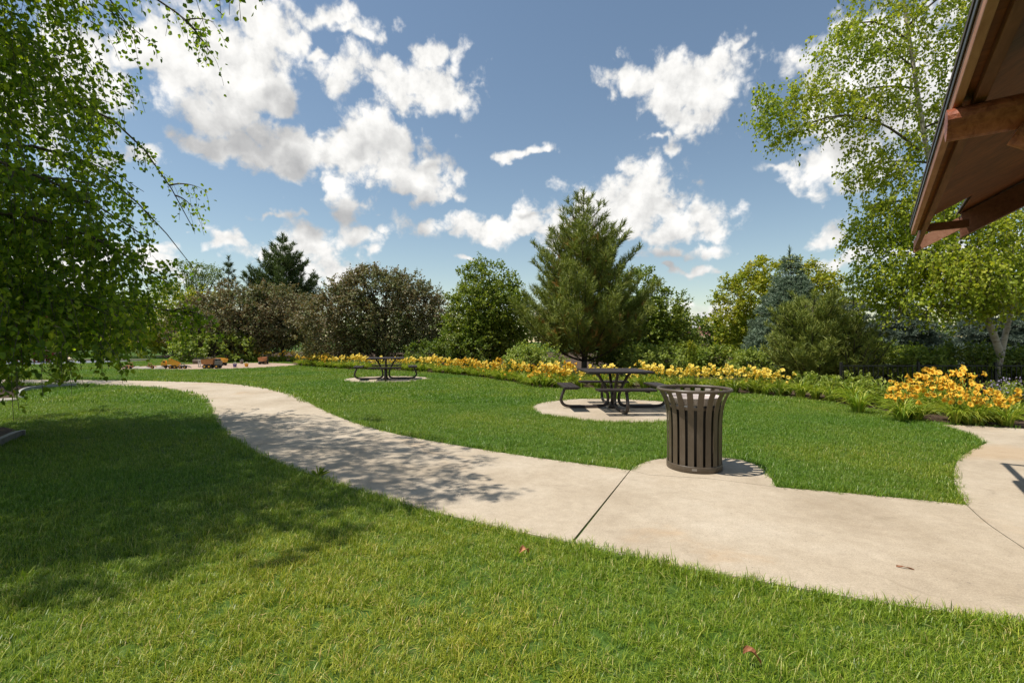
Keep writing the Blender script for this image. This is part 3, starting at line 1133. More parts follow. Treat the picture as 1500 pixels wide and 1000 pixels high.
    tk = np.linspace(0, 1, 5)[None, :, None]
    Pt = pos(tk)
    wv = .0028
    for i in range(len(st)):
        if Pt[i, -1, 2] < minz: continue
        tw.tube(Pt[i], wv, 3, cap=False)
    if tw.n:
        tw.obj('twigs', M['twig'], root)
    tb.obj('branches', M['twig'], root, True)
    sb.obj('trunk', barkmat, root, True)
    return root


M['twig'] = plainmat('brown_twig', (.05, .035, .025), (.12, .09, .065), 20, .8)


def birchbark():
    m, nt, b = newmat('pale_birch_bark')
    tc = nt.nodes.new('ShaderNodeTexCoord')
    v = nvec(nt, 'MULTIPLY', tc.outputs['Object'], (6, 6, 26))
    n = nnoise(nt, v, 1.0, 5, .65)
    n2 = nnoise(nt, tc.outputs['Object'], 3.2, 4, .6)
    col = nramp(nt, n, [(.32, (.07, .05, .04)), (.42, (.40, .34, .27)), (.7, (.56, .50, .42))])
    col = nmix(nt, nsmooth(nt, n2, .5, .68), col, (.17, .12, .085))
    nt.links.new(col, b.inputs['Base Color'])
    b.inputs['Roughness'].default_value = .75
    return m


M['birchbark'] = birchbark()


def build_trees():
    # --- near birch on the left, trunk just outside the view in its mulch ring
    B = (-8.1, 6.3)

    def crown1(a, dv, q):
        # reaches far towards the walk and towards the viewer, high up
        base = 3.2 * math.sin(min(1, q * 1.15 + .12) * 2.5) ** .8 if q < .95 else 1.2
        tow = dv[0]
        return base * (1.0 + .12 * max(0, tow))
    extra = [((.5, -.3, 6.4), (1, -.15, 0), 4.6, .3, .3, 7, 20), ((.4, -.4, 5.9), (.85, -.62, 0), 4.8, .35, .3, 7, 20), ((.4, -.2, 7.2), (.95, -.5, 0), 4.6, .25, .35, 7, 18),
             ((.5, 0, 3.4), (1, -.05, 0), 3.0, .3, .55, 6, 20), ((.4, -.3, 2.6), (.95, .25, 0), 3.0, .3, .45, 6, 20), ((.3, .2, 2.2), (.9, .5, 0), 3.2, .2, .35, 6, 20), ((.3, -.2, 2.3), (.9, -.35, 0), 2.6, .3, .5, 6, 20)]
    # leafy masses (relative to the trunk base)
    cl = [(.1, -.6, 3.6, 2.9, 2.6, 2.0, 1850), (0, -.4, 5.6, 2.8, 2.8, 1.9, 1500), (1.2, -1.1, 7.4, 2.6, 2.4, 1.5, 1050), (1.9, -2.3, 6.9, 2.0, 1.4, .8, 900), (0, 0, 9.0, 2.0, 2.0, 1.4, 400),
          (.8, .4, 2.2, 2.2, 2.0, .9, 850), (-.6, -1.2, 1.9, 2.6, 1.8, .8, 600), (1.1, -.5, 1.55, 2.1, 1.7, .5, 480), (1.3, -.8, 1.15, 2.2, 1.7, .4, 230), (.2, -1.6, 1.2, 2.0, 1.2, .4, 200), (1.6, -3.5, 6.2, 1.9, .9, .8, 520), (4.0, -2.2, 6.9, 1.3, .6, .4, 45), (3.6, -.7, 7.2, 1.4, 1.1, .6, 70), (5.35, -2.1, 4.8, .35, .5, .2, 30)]
    birch('birch_tree', B, [([(0, 0, -.1), (.15, .05, 2), (.35, 0, 5), (.5, -.1, 8), (.55, -.1, 10.2)], .16, .02),
                            ([(-.2, .1, -.1), (-.6, .4, 2.2), (-1.1, .7, 5), (-1.3, .8, 8.2)], .13, .02)],
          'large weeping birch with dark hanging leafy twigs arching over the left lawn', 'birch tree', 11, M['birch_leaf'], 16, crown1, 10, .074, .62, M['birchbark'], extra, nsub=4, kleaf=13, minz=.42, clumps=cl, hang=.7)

    # --- a second birch farther left by the walk
    def crown2(a, dv, q):
        return 3.4 * math.sin(min(1, q * 1.1 + .15) * 2.5) ** .8 if q < .95 else .9
    birch('birch_tree', (-17.3, 14.2), [([(0, 0, -.1), (.1, .05, 2), (.2, 0, 5), (.3, -.1, 8.5)], .15, .02)],
          'weeping birch in the mulch ring behind the larger one, beside the walk', 'birch tree', 21, M['birch_leaf'], 16, crown2, 8, .075, .85, M['birchbark'], nsub=4, kleaf=14, minz=.9, clumps=[(0, 0, 3.4, 3.0, 3.0, 2.0, 700), (0, 0, 6, 2.6, 2.6, 2.0, 450), (.8, 0, 2.2, 3.2, 2.6, .9, 300)])

    # --- birch on the right with two stems, bright leaves
    Y = 12.0
    bx = 11.9
    k = Y / F
    def P(px, py, dy=0.0):
        y = Y + dy
        return ((px - 750) / F * y - bx, dy, EYE + (500 - py) / F * y)

    def crown3(a, dv, q):
        r = 2.2 * math.sin(min(1, q * .95 + .1) * 2.7) ** .7 if q < .97 else .9
        return max(r, .8) * (.85 if dv[0] < 0 else 1.0)
    st1 = [P(1466, 520), P(1452, 480), P(1415, 400), P(1390, 340), P(1362, 250), P(1343, 130), P(1325, 10), P(1312, -90), P(1310, -170)]
    st2 = [(.10, .0, -.1), P(1459, 560), P(1466, 520), P(1477, 470), P(1500, 380), P(1520, 250), P(1530, 100), P(1535, -60)]
    ex = [(P(1346, 220), (-1, -.1, 0), 3.4, .5, .42, 6, 10), (P(1338, 130), (-1, .3, 0), 2.2, .4, .4, 5, 8), (P(1330, 60), (-.95, .1, 0), 1.8, .5, .4, 5, 8), (P(1370, 300), (-1, 0, 0), 1.6, .3, .4, 5, 8)]

    def E(px, py, rx, ry, n, dy=0.0, rd=None):
        c = P(px, py, dy)
        k_ = (Y + dy) / F
        return (c[0], c[1], c[2], rx * k_, (rd or rx) * k_, ry * k_, n)
    cl = [E(1128, 165, 34, 32, 75), E(1190, 150, 46, 36, 110), E(1250, 175, 42, 36, 80), E(1150, 205, 30, 24, 32), E(1262, 225, 26, 26, 28), E(1235, 75, 44, 44, 75), E(1290, 60, 52, 58, 125), E(1300, 150, 46, 42, 95),
          E(1385, 50, 62, 75, 190), E(1395, 175, 56, 70, 190), E(1450, 90, 60, 110, 170), E(1330, 235, 42, 32, 70), E(1285, 265, 42, 26, 60), E(1340, 315, 80, 50, 300), E(1285, 345, 44, 45, 130), E(1400, 330, 70, 60, 260, -.8), E(1470, 360, 70, 60, 260, -.6),
          E(1335, 400, 76, 42, 280, -.4), E(1420, 410, 80, 42, 330, -1.0), E(1490, 425, 60, 42, 220, -.8), E(1290, 430, 44, 44, 130), E(1360, 455, 70, 26, 150, -.6), E(1440, 455, 60, 20, 110, -1.2),
          E(1330, -60, 110, 60, 200), E(1420, -80, 120, 80, 200), E(1520, 150, 60, 160, 120), E(1550, 300, 60, 120, 120)]
    birch('birch_tree', (bx, Y), [(st1, .085, .02), (st2, .088, .02)],
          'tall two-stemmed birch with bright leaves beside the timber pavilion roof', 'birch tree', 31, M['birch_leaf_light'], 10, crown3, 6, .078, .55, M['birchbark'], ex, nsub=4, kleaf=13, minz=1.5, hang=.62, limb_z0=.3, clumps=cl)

    def at(px, y): return ((px - 750) / F * y, y)
    def hh(py, y): return EYE + (500 - py) / F * y

    # --- big pine, centre
    y = 20.0
    pine('pine_tree', at(856, y), hh(281, y), 3.7, 'big bushy pine with upright shoots and rusty inner needles, centre of the tree row', 'pine tree', 41, M['pine_needle'], M['pine_old'],
         whorls=18, per=8, shootstep=.20, nlen=.22, nn=18, nwid=.023, start=.05, upcurve=.46, horiz=.12, tw=1.1, profile=lambda f: (1 - f) ** .80 * min(1, .86 + f) * .98 + .05)
    # --- dark pines at the back left
    y = 42.0
    pine('pine_tree', at(414, y), hh(343, y), 4.3, 'dark rounded pine rising behind the bronze crabapple', 'pine tree', 42, M['pine_dark'], None,
         whorls=18, per=9, shootstep=.30, nlen=.32, nn=14, nwid=.05, upcurve=.42, tw=1.2, profile=lambda f: (1 - f) ** .6 * 1.0)
    y = 45.0
    pine('pine_tree', at(335, y), hh(376, y), 2.6, 'smaller dark pine with an open top left of the rounded pine', 'pine tree', 43, M['pine_dark'], None,
         whorls=12, per=6, shootstep=.34, nlen=.30, nn=11, nwid=.045, upcurve=.4)
    pine('pine_tree', at(460, 43.5), hh(398, 43.5), 1.9, 'low dark pine at the right foot of the rounded pine', 'pine tree', 44, M['pine_dark'], None,
         whorls=11, per=6, shootstep=.32, nlen=.28, nn=11, nwid=.045, upcurve=.5)
    # --- blue spruces
    y = 17.5
    pine('spruce_tree', at(1158, y), hh(366, y), 2.0, 'blue-grey spruce with layered boughs in front of the yellow-green tree', 'spruce tree', 45, M['spruce_needle'], None,
         whorls=24, per=9, shootstep=.12, nlen=.12, nn=16, nwid=.022, upcurve=.10, horiz=-.10, start=.03, profile=lambda f: (1 - f) ** .8, tw=1.5)
    y = 16.0
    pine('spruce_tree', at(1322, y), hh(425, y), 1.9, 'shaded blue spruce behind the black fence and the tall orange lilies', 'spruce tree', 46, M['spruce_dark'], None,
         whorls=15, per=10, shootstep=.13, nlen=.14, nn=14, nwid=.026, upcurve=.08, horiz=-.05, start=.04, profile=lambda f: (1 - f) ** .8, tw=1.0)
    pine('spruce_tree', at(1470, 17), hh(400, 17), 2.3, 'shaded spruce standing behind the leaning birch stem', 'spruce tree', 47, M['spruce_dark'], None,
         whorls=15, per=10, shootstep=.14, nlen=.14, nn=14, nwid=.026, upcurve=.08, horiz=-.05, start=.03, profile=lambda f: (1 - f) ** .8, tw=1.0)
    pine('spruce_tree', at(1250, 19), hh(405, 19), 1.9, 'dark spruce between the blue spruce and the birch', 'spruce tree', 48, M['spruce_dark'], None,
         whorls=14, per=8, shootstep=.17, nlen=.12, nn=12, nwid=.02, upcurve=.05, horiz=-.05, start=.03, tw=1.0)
    # --- mugo pine mound
    y = 13.6
    pine('mugo_pine', at(1192, y), hh(440, y), 1.55, 'broad dark mugo pine mound behind the lily row', 'pine shrub', 49, M['pine_needle'], None,
         whorls=11, per=11, shootstep=.13, nlen=.13, nn=15, nwid=.016, start=.02, upcurve=.5, tw=1.5, profile=lambda f: (1 - f * .8) ** .6 * .98, horiz=.15)
    pine('mugo_pine', at(1248, 12.9), hh(478, 12.9), 1.0, 'smaller mugo pine at the right side of the broad mound', 'pine shrub', 50, M['pine_needle'], None,
         whorls=8, per=9, shootstep=.12, nlen=.11, nn=13, nwid=.013, start=.02, upcurve=.75, profile=lambda f: (1 - f * .8) ** .6 * .98, horiz=.15)

    # --- bronze crabapples
    y = 26.8
    b = at(556, y)
    broadleaf('crabapple_tree', b, [(0, 0, 2.9, 3.4, 2.2, 2.4), (-2.3, 0, 2.2, 2.4, 1.9, 1.9), (2.1, 0, 2.4, 1.9, 1.8, 2.1), (-.3, 0, 4.1, 2.1, 1.6, 1.3)], M['crab_leaf'],
              'wide bronze-leaved crabapple directly behind the back picnic table', 'crabapple tree', 51, 1252, 6, 9, .42, .105, 1.0, .12, stems=3, up=.35, shell=.55)
    y = 33.0
    b = at(352, y)
    broadleaf('crabapple_tree', b, [(0, 0, 2.7, 3.6, 2.2, 2.3), (2.6, 0, 3.1, 2.3, 2.0, 2.0), (-2.6, 0, 2.2, 2.0, 1.8, 1.8), (1.2, -.4, 1.9, 3.0, 1.8, 1.5)], M['crab_leaf'],
              'bronze-leaved crabapple behind the sandbox, below the dark pines', 'crabapple tree', 52, 1168, 6, 9, .5, .13, 1.0, .12, stems=3, up=.3, shell=.55)
    # --- green trees
    y = 24.5
    b = at(714, y)
    broadleaf('maple_tree', b, [(0, 0, 3.2, 1.75, 1.6, 2.3), (-.7, 0, 2.4, 1.5, 1.4, 1.7), (.7, 0, 2.6, 1.5, 1.4, 1.8), (0, 0, 1.4, 1.9, 1.6, 1.2)], M['maple_leaf'],
              'round green maple between the crabapple and the big pine', 'maple tree', 53, 667, 6, 9, .40, .115, .8, .11, up=.5, shell=.5)
    y = 25.0
    b = at(950, y)
    broadleaf('maple_tree', b, [(-.5, 0, 3.0, 1.6, 1.5, 2.0), (.6, 0, 2.2, 1.5, 1.4, 1.8), (0, 0, 1.2, 2.1, 1.6, 1.1)], M['maple_leaf'],
              'green maple half hidden at the right side of the big pine', 'maple tree', 54, 580, 6, 9, .40, .115, .8, .1, up=.45, shell=.5)
    y = 23.0
    b = at(1142, y)
    broadleaf('linden_tree', b, [(0, 0, 3.3, 2.4, 1.8, 2.0), (-1.6, 0, 2.6, 1.6, 1.5, 2.0), (1.7, 0, 2.6, 1.6, 1.5, 2.0), (0, 0, 1.4, 3.0, 1.6, 1.3)], M['ygreen_leaf'],
              'yellow-green leafy tree behind the blue spruce', 'linden tree', 55, 870, 6, 9, .40, .11, .8, .12, up=.5, shell=.5)
    # --- far left group
    y = 40.0
    b = at(255, y)
    broadleaf('leafy_shrub', b, [(0, 0, 3.0, 3.0, 2, 2.6), (-2.6, 0, 2.4, 2.4, 2, 2.2), (2.3, 0, 3.4, 2.0, 1.8, 2.2)], M['ygreen_leaf'],
              'yellow-green shrub mass left of the bronze crabapple, behind the lawn', 'shrub', 56, 430, 6, 8, .55, .16, .6, .1, stems=3)
    y = 52.0
    b = at(290, y)
    broadleaf('locust_tree', b, [(-.9, 0, 9.3, 1.7, 1.4, .5), (1.3, 0, 8.9, 1.9, 1.4, .45), (0, 0, 7.8, 2.4, 1.6, .6), (-3.5, 0, 7.2, 1.4, 1.2, .5)], M['shade_leaf'],
              'thin flat-topped locust standing above the shrubs at far left', 'locust tree', 57, 150, 5, 8, .6, .13, 5, .14, up=.05, shell=.2, stems=2)
    y = 43.0
    b = at(150, y)
    broadleaf('leafy_shrub', b, [(0, 0, 2.8, 4.2, 2, 2.8), (-4.2, 0, 2.4, 3.2, 2, 2.2)], M['shade_leaf'],
              'dark green shrub mass behind the playground', 'shrub', 58, 420, 6, 8, .6, .18, .6, .1, stems=3)
    y = 45.0
    b = at(20, y)
    broadleaf('leafy_shrub', b, [(0, 0, 3.4, 4.2, 2, 3.4), (-5, 0, 3, 4, 2, 3)], M['shade_leaf'],
              'tall green shrub mass at the far end of the playground', 'shrub', 59, 380, 6, 8, .65, .2, .6, .1, stems=3)
    # undergrowth shrubs
    y = 31.0
    b = at(318, y)
    broadleaf('leafy_shrub', b, [(0, 0, .9, 2.5, 1.2, 1.0), (-1.6, .3, 1.0, 1.3, 1.2, 1.1)], M['hosta_leaf'],
              'low pale-green shrub behind the weathered logs', 'shrub', 60, 200, 5, 8, .35, .13, .3, .04, stems=4, bark=M['bark'])
    U = [(690, 23.6, 1.6, 1.5, 'shade_leaf', 'dark shrub under the round green maple', 150, .10),
         (783, 16.9, 1.0, 1.05, 'hosta_leaf', 'pale leafy shrub with open stems left of the big pine, above the lilies', 170, .075),
         (905, 22.0, 1.6, 1.5, 'shade_leaf', 'shrub filling the gap below the big pine on its right', 170, .10),
         (1002, 20.5, 1.3, 1.05, 'maple_leaf', 'loose green shrub below the distant red roof', 150, .095),
         (1056, 19.0, 1.3, 1.0, 'maple_leaf', 'shrub between the red roof and the blue spruce', 150, .09),
         (960, 18.5, 1.3, 1.0, 'hosta_leaf', 'low shrub behind the lily row to the right of the pine trunk', 140, .085),
         (1110, 16.5, .8, .9, 'hosta_leaf', 'small leafy shrub at the left foot of the blue spruce', 110, .075),
         (1290, 13.5, 1.2, 1.15, 'maple_leaf', 'leafy shrub left of the black fence', 170, .075),
         (1355, 12.6, .6, 1.0, 'hosta_leaf', 'light leafy shrub in front of the black fence', 120, .07),
         (1420, 12.6, .9, 1.1, 'shade_leaf', 'leafy shrub left of the leaning birch stem', 130, .07),
         (1505, 12.4, .9, 1.0, 'shade_leaf', 'leafy shrub right of the leaning birch stem', 130, .07),
         (640, 24.0, 1.6, 1.2, 'shade_leaf', 'dark shrub at the right foot of the crabapple', 130, .10),
         (480, 28.5, 1.7, 1.0, 'crab_leaf', 'low bronze shrub at the left foot of the crabapple', 120, .10)]
    for i, (px, y, r, h, mt, lab, cl, ls) in enumerate(U):
        b = at(px, y)
        broadleaf('leafy_shrub', b, [(0, 0, h * .55, r, r * .8, h * .52), (-r * .4, 0, h * .7, r * .5, r * .5, h * .42)], M[mt], lab, 'shrub', 70 + i, cl, 5, 8, .26, ls, .25, .025, stems=5, up=.5)
    # distant hedge mass closing the view behind the row
    rng = np.random.default_rng(90)
    mb = MB()
    for (x0, x1, yy, h) in ((-60, 8, 62, 4.2), (14, 70, 55, 4.0)):
        n = int((x1 - x0) * 26)
        p = np.c_[rng.uniform(x0, x1, n), yy + rng.normal(0, 1.2, n), rng.uniform(.1, 1, n) ** .8 * h * (1 + .15 * np.sin(np.linspace(0, 40, n)))]
        sprays(mb, rng, p, nrm(np.c_[np.zeros(n), -np.ones(n), np.ones(n)]), 4, 6, .7, .28)
    o = mb.obj('distant_woods', M['shade_leaf'])
    tag(o, 'far-off green woods closing the view behind the trees', 'woods', kind='stuff')


build_trees()


# ------------------------------------------------------------------ daylilies
def flower_mesh(seed, yellow=False):
    rng = np.random.default_rng(seed)
    mb = MB()
    R0 = .047
    for k in range(6):
        a = k * math.pi / 3 + rng.uniform(-.08, .08)
        wide = .030 if k % 2 == 0 else .022
        d = np.array([math.cos(a), math.sin(a), 0])
        s = np.array([-math.sin(a), math.cos(a), 0])
        V = []
        for t, w, z in ((0, .25, 0), (.35, .8, .045), (.7, 1.0, .062), (1.0, .35, .052 + rng.uniform(-.015, .01))):
            c = d * R0 * (t ** 1.2 * 1.05 + .06) + np.array([0, 0, z])
            V += [c - s * wide * w + np.array([0, 0, .006 * w]), c, c + s * wide * w + np.array([0, 0, .006 * w])]
        q = []
        for r in range(3):
            for j in range(2):
                b = r * 3 + j
                q.append((b, b + 1, b + 4, b + 3))
        mb.add(V, q)
    return mb.mesh('flower', True)


def lily_proto(seed, nstalk, H, spread, yellow, name='daylily'):
    rng = np.random.default_rng(seed)
    root = empty(name)
    mb = MB()
    nl = 84
    for i in range(nl):
        a = rng.uniform(0, 6.283)
        L = rng.uniform(.5, .98) * (.46 + .48 * H)
        d = np.array([math.cos(a), math.sin(a), 0])
        s = np.array([-d[1], d[0], 0])
        b = d * rng.uniform(0, .09)
        out = rng.uniform(.35, .95)
        V = []
        N = 7
        for k in range(N):
            t = k / (N - 1)
            w = .011 * (1 - t ** 2.2) + .0008
            p = b + d * L * out * (t ** 1.4) * .8 + np.array([0, 0, L * (1.25 * t - (.35 + .75 * out) * t * t)])
            p[2] = max(p[2], .015 + .01 * rng.uniform())
            V += [p - s * w + np.array([0, 0, .004]), p, p + s * w + np.array([0, 0, .004])]
        q = []
        for k in range(N - 1):
            for j in range(2):
                b0 = k * 3 + j
                q.append((b0, b0 + 1, b0 + 4, b0 + 3))
        mb.add(V, q)
    mb.obj('foliage', M['lily_leaf'], root)
    fm = [flower_mesh(seed * 10 + j) for j in range(2)]
    for m_ in fm:
        m_.materials.append(M['petal_yellow'] if yellow else M['petal'])
    bud = MB()
    for i in range(nstalk):
        a = rng.uniform(0, 6.283)
        h = H * rng.uniform(.55, 1.1)
        r = spread * math.sqrt(rng.uniform(.05, 1))
        tip = np.array([math.cos(a) * r, math.sin(a) * r, h])
        P = [np.array([math.cos(a) * .03, math.sin(a) * .03, .02]), np.array([tip[0] * .4, tip[1] * .4, h * .55]), tip]
        P = chaikin(P, 2)
        sb = MB()
        sb.tube(P, .0045, 5, cap=False)
        # buds at the top
        for k in range(2):
            d = nrm(rng.normal(size=3) * .6 + np.array([0, 0, .7]))
            sb.tube([tip, tip + d * .03, tip + d * .055, tip + d * .07], [.003, .008, .008, .002], 6)
        so_ = sb.obj('stalk', M['stalk'], root, True)
        for k in range(rng.integers(1, 4)):
            f = link('flower', fm[k % 2], None, so_)
            d = Vector(nrm(rng.normal(size=3) * .75 + np.array([-.1, -.35, .5])))
            f.location = Vector(tip) + d * .02 + Vector(rng.normal(size=3) * .035)
            f.rotation_euler = d.to_track_quat('Z', 'Y').to_euler()
            sc = rng.uniform(.85, 1.2)
            f.scale = (sc, sc, sc)
    return root


def daylilies():
    rng = np.random.default_rng(77)
    pro = {}
    for yel in (False, True):
        pro[yel] = [lily_proto(100 + i + 20 * yel, ns, H, sp, yel) for i, (ns, H, sp) in enumerate(((3, .50, .24), (5, .56, .28), (6, .52, .26)))]
    tall = [lily_proto(140 + i, ns, H, sp, False) for i, (ns, H, sp) in enumerate(((6, .58, .28), (8, .64, .34), (4, .54, .30)))]
    green = [lily_proto(160 + i, 0, .66, .2, False, 'daylily') for i in range(2)]
    used = set()

    def put(src, x, y, label, group, sc=1.0):
        if src.name not in used:
            used.add(src.name)
            o = src
        else:
            o = copy_tree(src)
        o.location = (x, y, .012)
        o.rotation_euler = (0, 0, rng.uniform(-.9, .9))
        o.scale = (sc, sc, sc)
        tag(o, label, 'daylily', group)
    fr = np.array(BED_FRONT)
    d = np.r_[0, np.cumsum(np.hypot(*np.diff(fr, axis=0).T))]
    tot = d[-1]
    s = 0.15
    while s < tot:
        c = np.array([np.interp(s, d, fr[:, 0]), np.interp(s, d, fr[:, 1])])
        c2 = np.array([np.interp(min(tot, s + .3), d, fr[:, 0]), np.interp(min(tot, s + .3), d, fr[:, 1])])
        tg = (c2 - c) / (np.linalg.norm(c2 - c) + 1e-9)
        nv = np.array([tg[1], -tg[0]])
        if nv[1] < 0: nv = -nv
        px0 = 750 + F * c[0] / c[1]
        st = .37 if px0 > 960 else (.42 if px0 > 640 else .5)
        rows = (.16, .55, 1.0, 1.45) if px0 > 1250 else ((.14, .52, .95) if px0 > 960 else (.14, .5, .95))
        for r in rows:
            q = c + nv * (r + rng.uniform(-.14, .14)) + tg * rng.uniform(-.17, .17)
            px = 750 + F * q[0] / q[1]
            if px > 1312:
                src, lab = tall, ('tall golden daylily clump in the bed beside the right-hand walk', 'daylilies by the right-hand walk')
            elif px > 1165:
                if r > .6 or px > 1295: continue
                src, lab = green, ('daylily clump without blooms in front of the mugo pine', 'daylilies without blooms')
            elif px > 960:
                src, lab = pro[True], ('yellow daylily clump in the row behind the trash bin', 'daylilies behind the trash bin')
            elif px > 835:
                src, lab = pro[True], ('yellow daylily clump seen behind the front picnic table', 'daylilies behind the front table')
            elif px > 640:
                src, lab = pro[bool(rng.integers(2))], ('orange-yellow daylily clump between the two picnic tables', 'daylilies between the tables')
            elif px > 480:
                src, lab = pro[True], ('yellow daylily clump in the row behind the back picnic table', 'daylilies behind the back table')
            else:
                src, lab = pro[bool(rng.integers(2))], ('golden daylily clump at the far end of the row, near the sandbox', 'daylilies near the sandbox')
            put(src[rng.integers(len(src))], q[0], q[1], lab[0], lab[1], rng.uniform(.8, 1.15))
        if px0 > 1320:       # a front skirt of leaves hanging to the concrete
            q = c + nv * .14
            put(green[rng.integers(2)], q[0], q[1], 'low daylily leaves arching to the edge of the right-hand walk', 'daylily leaves at the walk edge', .8)
        s += st
    # far strip behind the sandbox
    for px in np.arange(336, 436, 7.5):
        x, y = G(px, 530.2)
        put(pro[bool(rng.integers(2))][rng.integers(3)], x, y + rng.uniform(-.3, .3), 'orange daylily clump at the back edge of the sandbox', 'daylilies behind the sandbox', 1.15)
    for lst in (*pro.values(), tall, green):
        for p in lst:
            if p.name not in used:
                put(p, *G(470, 537), 'golden daylily clump at the far end of the row, near the sandbox', 'daylilies near the sandbox', 1)


daylilies()


def leafy_plants():
    rng = np.random.default_rng(5)

    def plant(x, y, h, r, label, mat, n=220, size=.085, seed=1, flowers=None, group=None):
        rg = np.random.default_rng(seed)
        root = empty('leafy_plant', (x, y, .012))
        tag(root, label, 'plant', group)
        st, lv = MB(), MB()
        cs, axs = [], []
        for i in range(26):
            a = rg.uniform(0, 6.283)
            tip = np.array([math.cos(a) * r * rg.uniform(.1, 1), math.sin(a) * r * rg.uniform(.1, 1), h * rg.uniform(.6, 1.05)])
            P = np.array(chaikin([(0, 0, 0), tuple(tip * np.array([.35, .35, .6])), tuple(tip)], 2))
            st.tube(P, .004, 4, cap=False)
            tt = np.linspace(0, 1, len(P))
            for q in np.linspace(.3, 1, n // 26 + 2):
                c = np.array([np.interp(q, tt, P[:, k]) for k in range(3)])
                cs.append(c)
                axs.append(rg.normal(size=3) * .7 + np.array([math.cos(a) * .5, math.sin(a) * .5, .05]))
        cs, axs = np.array(cs), np.array(axs)
        add_leaves(lv, cs, axs, rg.normal(size=cs.shape) * .3 + np.array([0, 0, 1]), size * rg.uniform(.6, 1.2, len(cs)), LEAF6 * np.array([.75, 1, 1]), LEAF6Q)
        lv.obj('foliage', mat, root)
        st.obj('stems', M['stalk'], root)
        if flowers:
            fb = MB()
            k = rg.choice(len(cs), 60)
            c = cs[k] + np.array([0, 0, h * .12])
            add_leaves(fb, c + rg.normal(size=c.shape) * .03, rg.normal(size=c.shape) + np.array([0, 0, .6]), rg.normal(size=c.shape), .04, LEAF4, None, LEAF4T)
            fb.obj('blossoms', flowers, root)
        return root
    lab = 'green leafy perennial in the clump right of the mugo pine, at the lawn edge'
    i = 0
    for (px, py) in ((1175, 583), (1195, 586), (1215, 589), (1236, 591), (1255, 594), (1275, 597), (1290, 601), (1205, 580), (1228, 582), (1250, 584), (1272, 587), (1185, 576)):
        x, y = G(px, py - 3)
        plant(x, y, rng.uniform(.45, .6), .3, lab, M['hosta_leaf'], seed=300 + i, group='leafy perennials by the mugo pine')
        i += 1
    pm = leafmat('lavender_blossom', [(.30, .24, .42), (.42, .36, .55), (.5, .45, .6)], .3, gain=(1, 1, 1))
    for (px, py) in ((1478, 606), (1492, 604), (1508, 603), (1465, 600)):
        x, y = G(px, py)
        plant(x, y, .55, .28, 'pale purple flowering catmint at the right end of the lily bed', M['hosta_leaf'], seed=330 + i, size=.05, flowers=pm, group='catmint by the lily bed')
        i += 1
    # tall spikes in the gap below the red roof
    for px in (1010, 1017):
        x, y = (px - 750) / F * 17.2, 17.2
        root = empty('spike_plant', (x, y, .012))
        tag(root, 'tall yellow-green flower spike below the red roof, %s' % ('the left one' if px < 1013 else 'the right one'), 'plant')
        mb = MB()
        rg = np.random.default_rng(px)
        c = np.c_[rg.normal(0, .03, 260), rg.normal(0, .03, 260), rg.uniform(.1, 1.35 if px < 1013 else 1.2, 260)]
        add_leaves(mb, c, rg.normal(size=c.shape) + np.array([0, 0, .9]), rg.normal(size=c.shape), .08, LEAF4, None, LEAF4T)
        mb.obj('flower_spike', M['ygreen_leaf'], root)
        s = MB()
        s.tube([(0, 0, 0), (0, 0, 1.2)], .01, 5)
        s.obj('stem', M['stalk'], root)
    # small plants in the left mulch ring
    for j, (px, py, h, l) in enumerate(((88, 567.5, .75, 'pale wispy perennial at the right end of the far mulch ring'), (18, 572, .6, 'pale leafy perennial in the middle of the far mulch ring'))):
        x, y = G(px, py)
        plant(x, y, h, .5, l, M['hosta_leaf'], 300, .09, 350 + j)


leafy_plants()


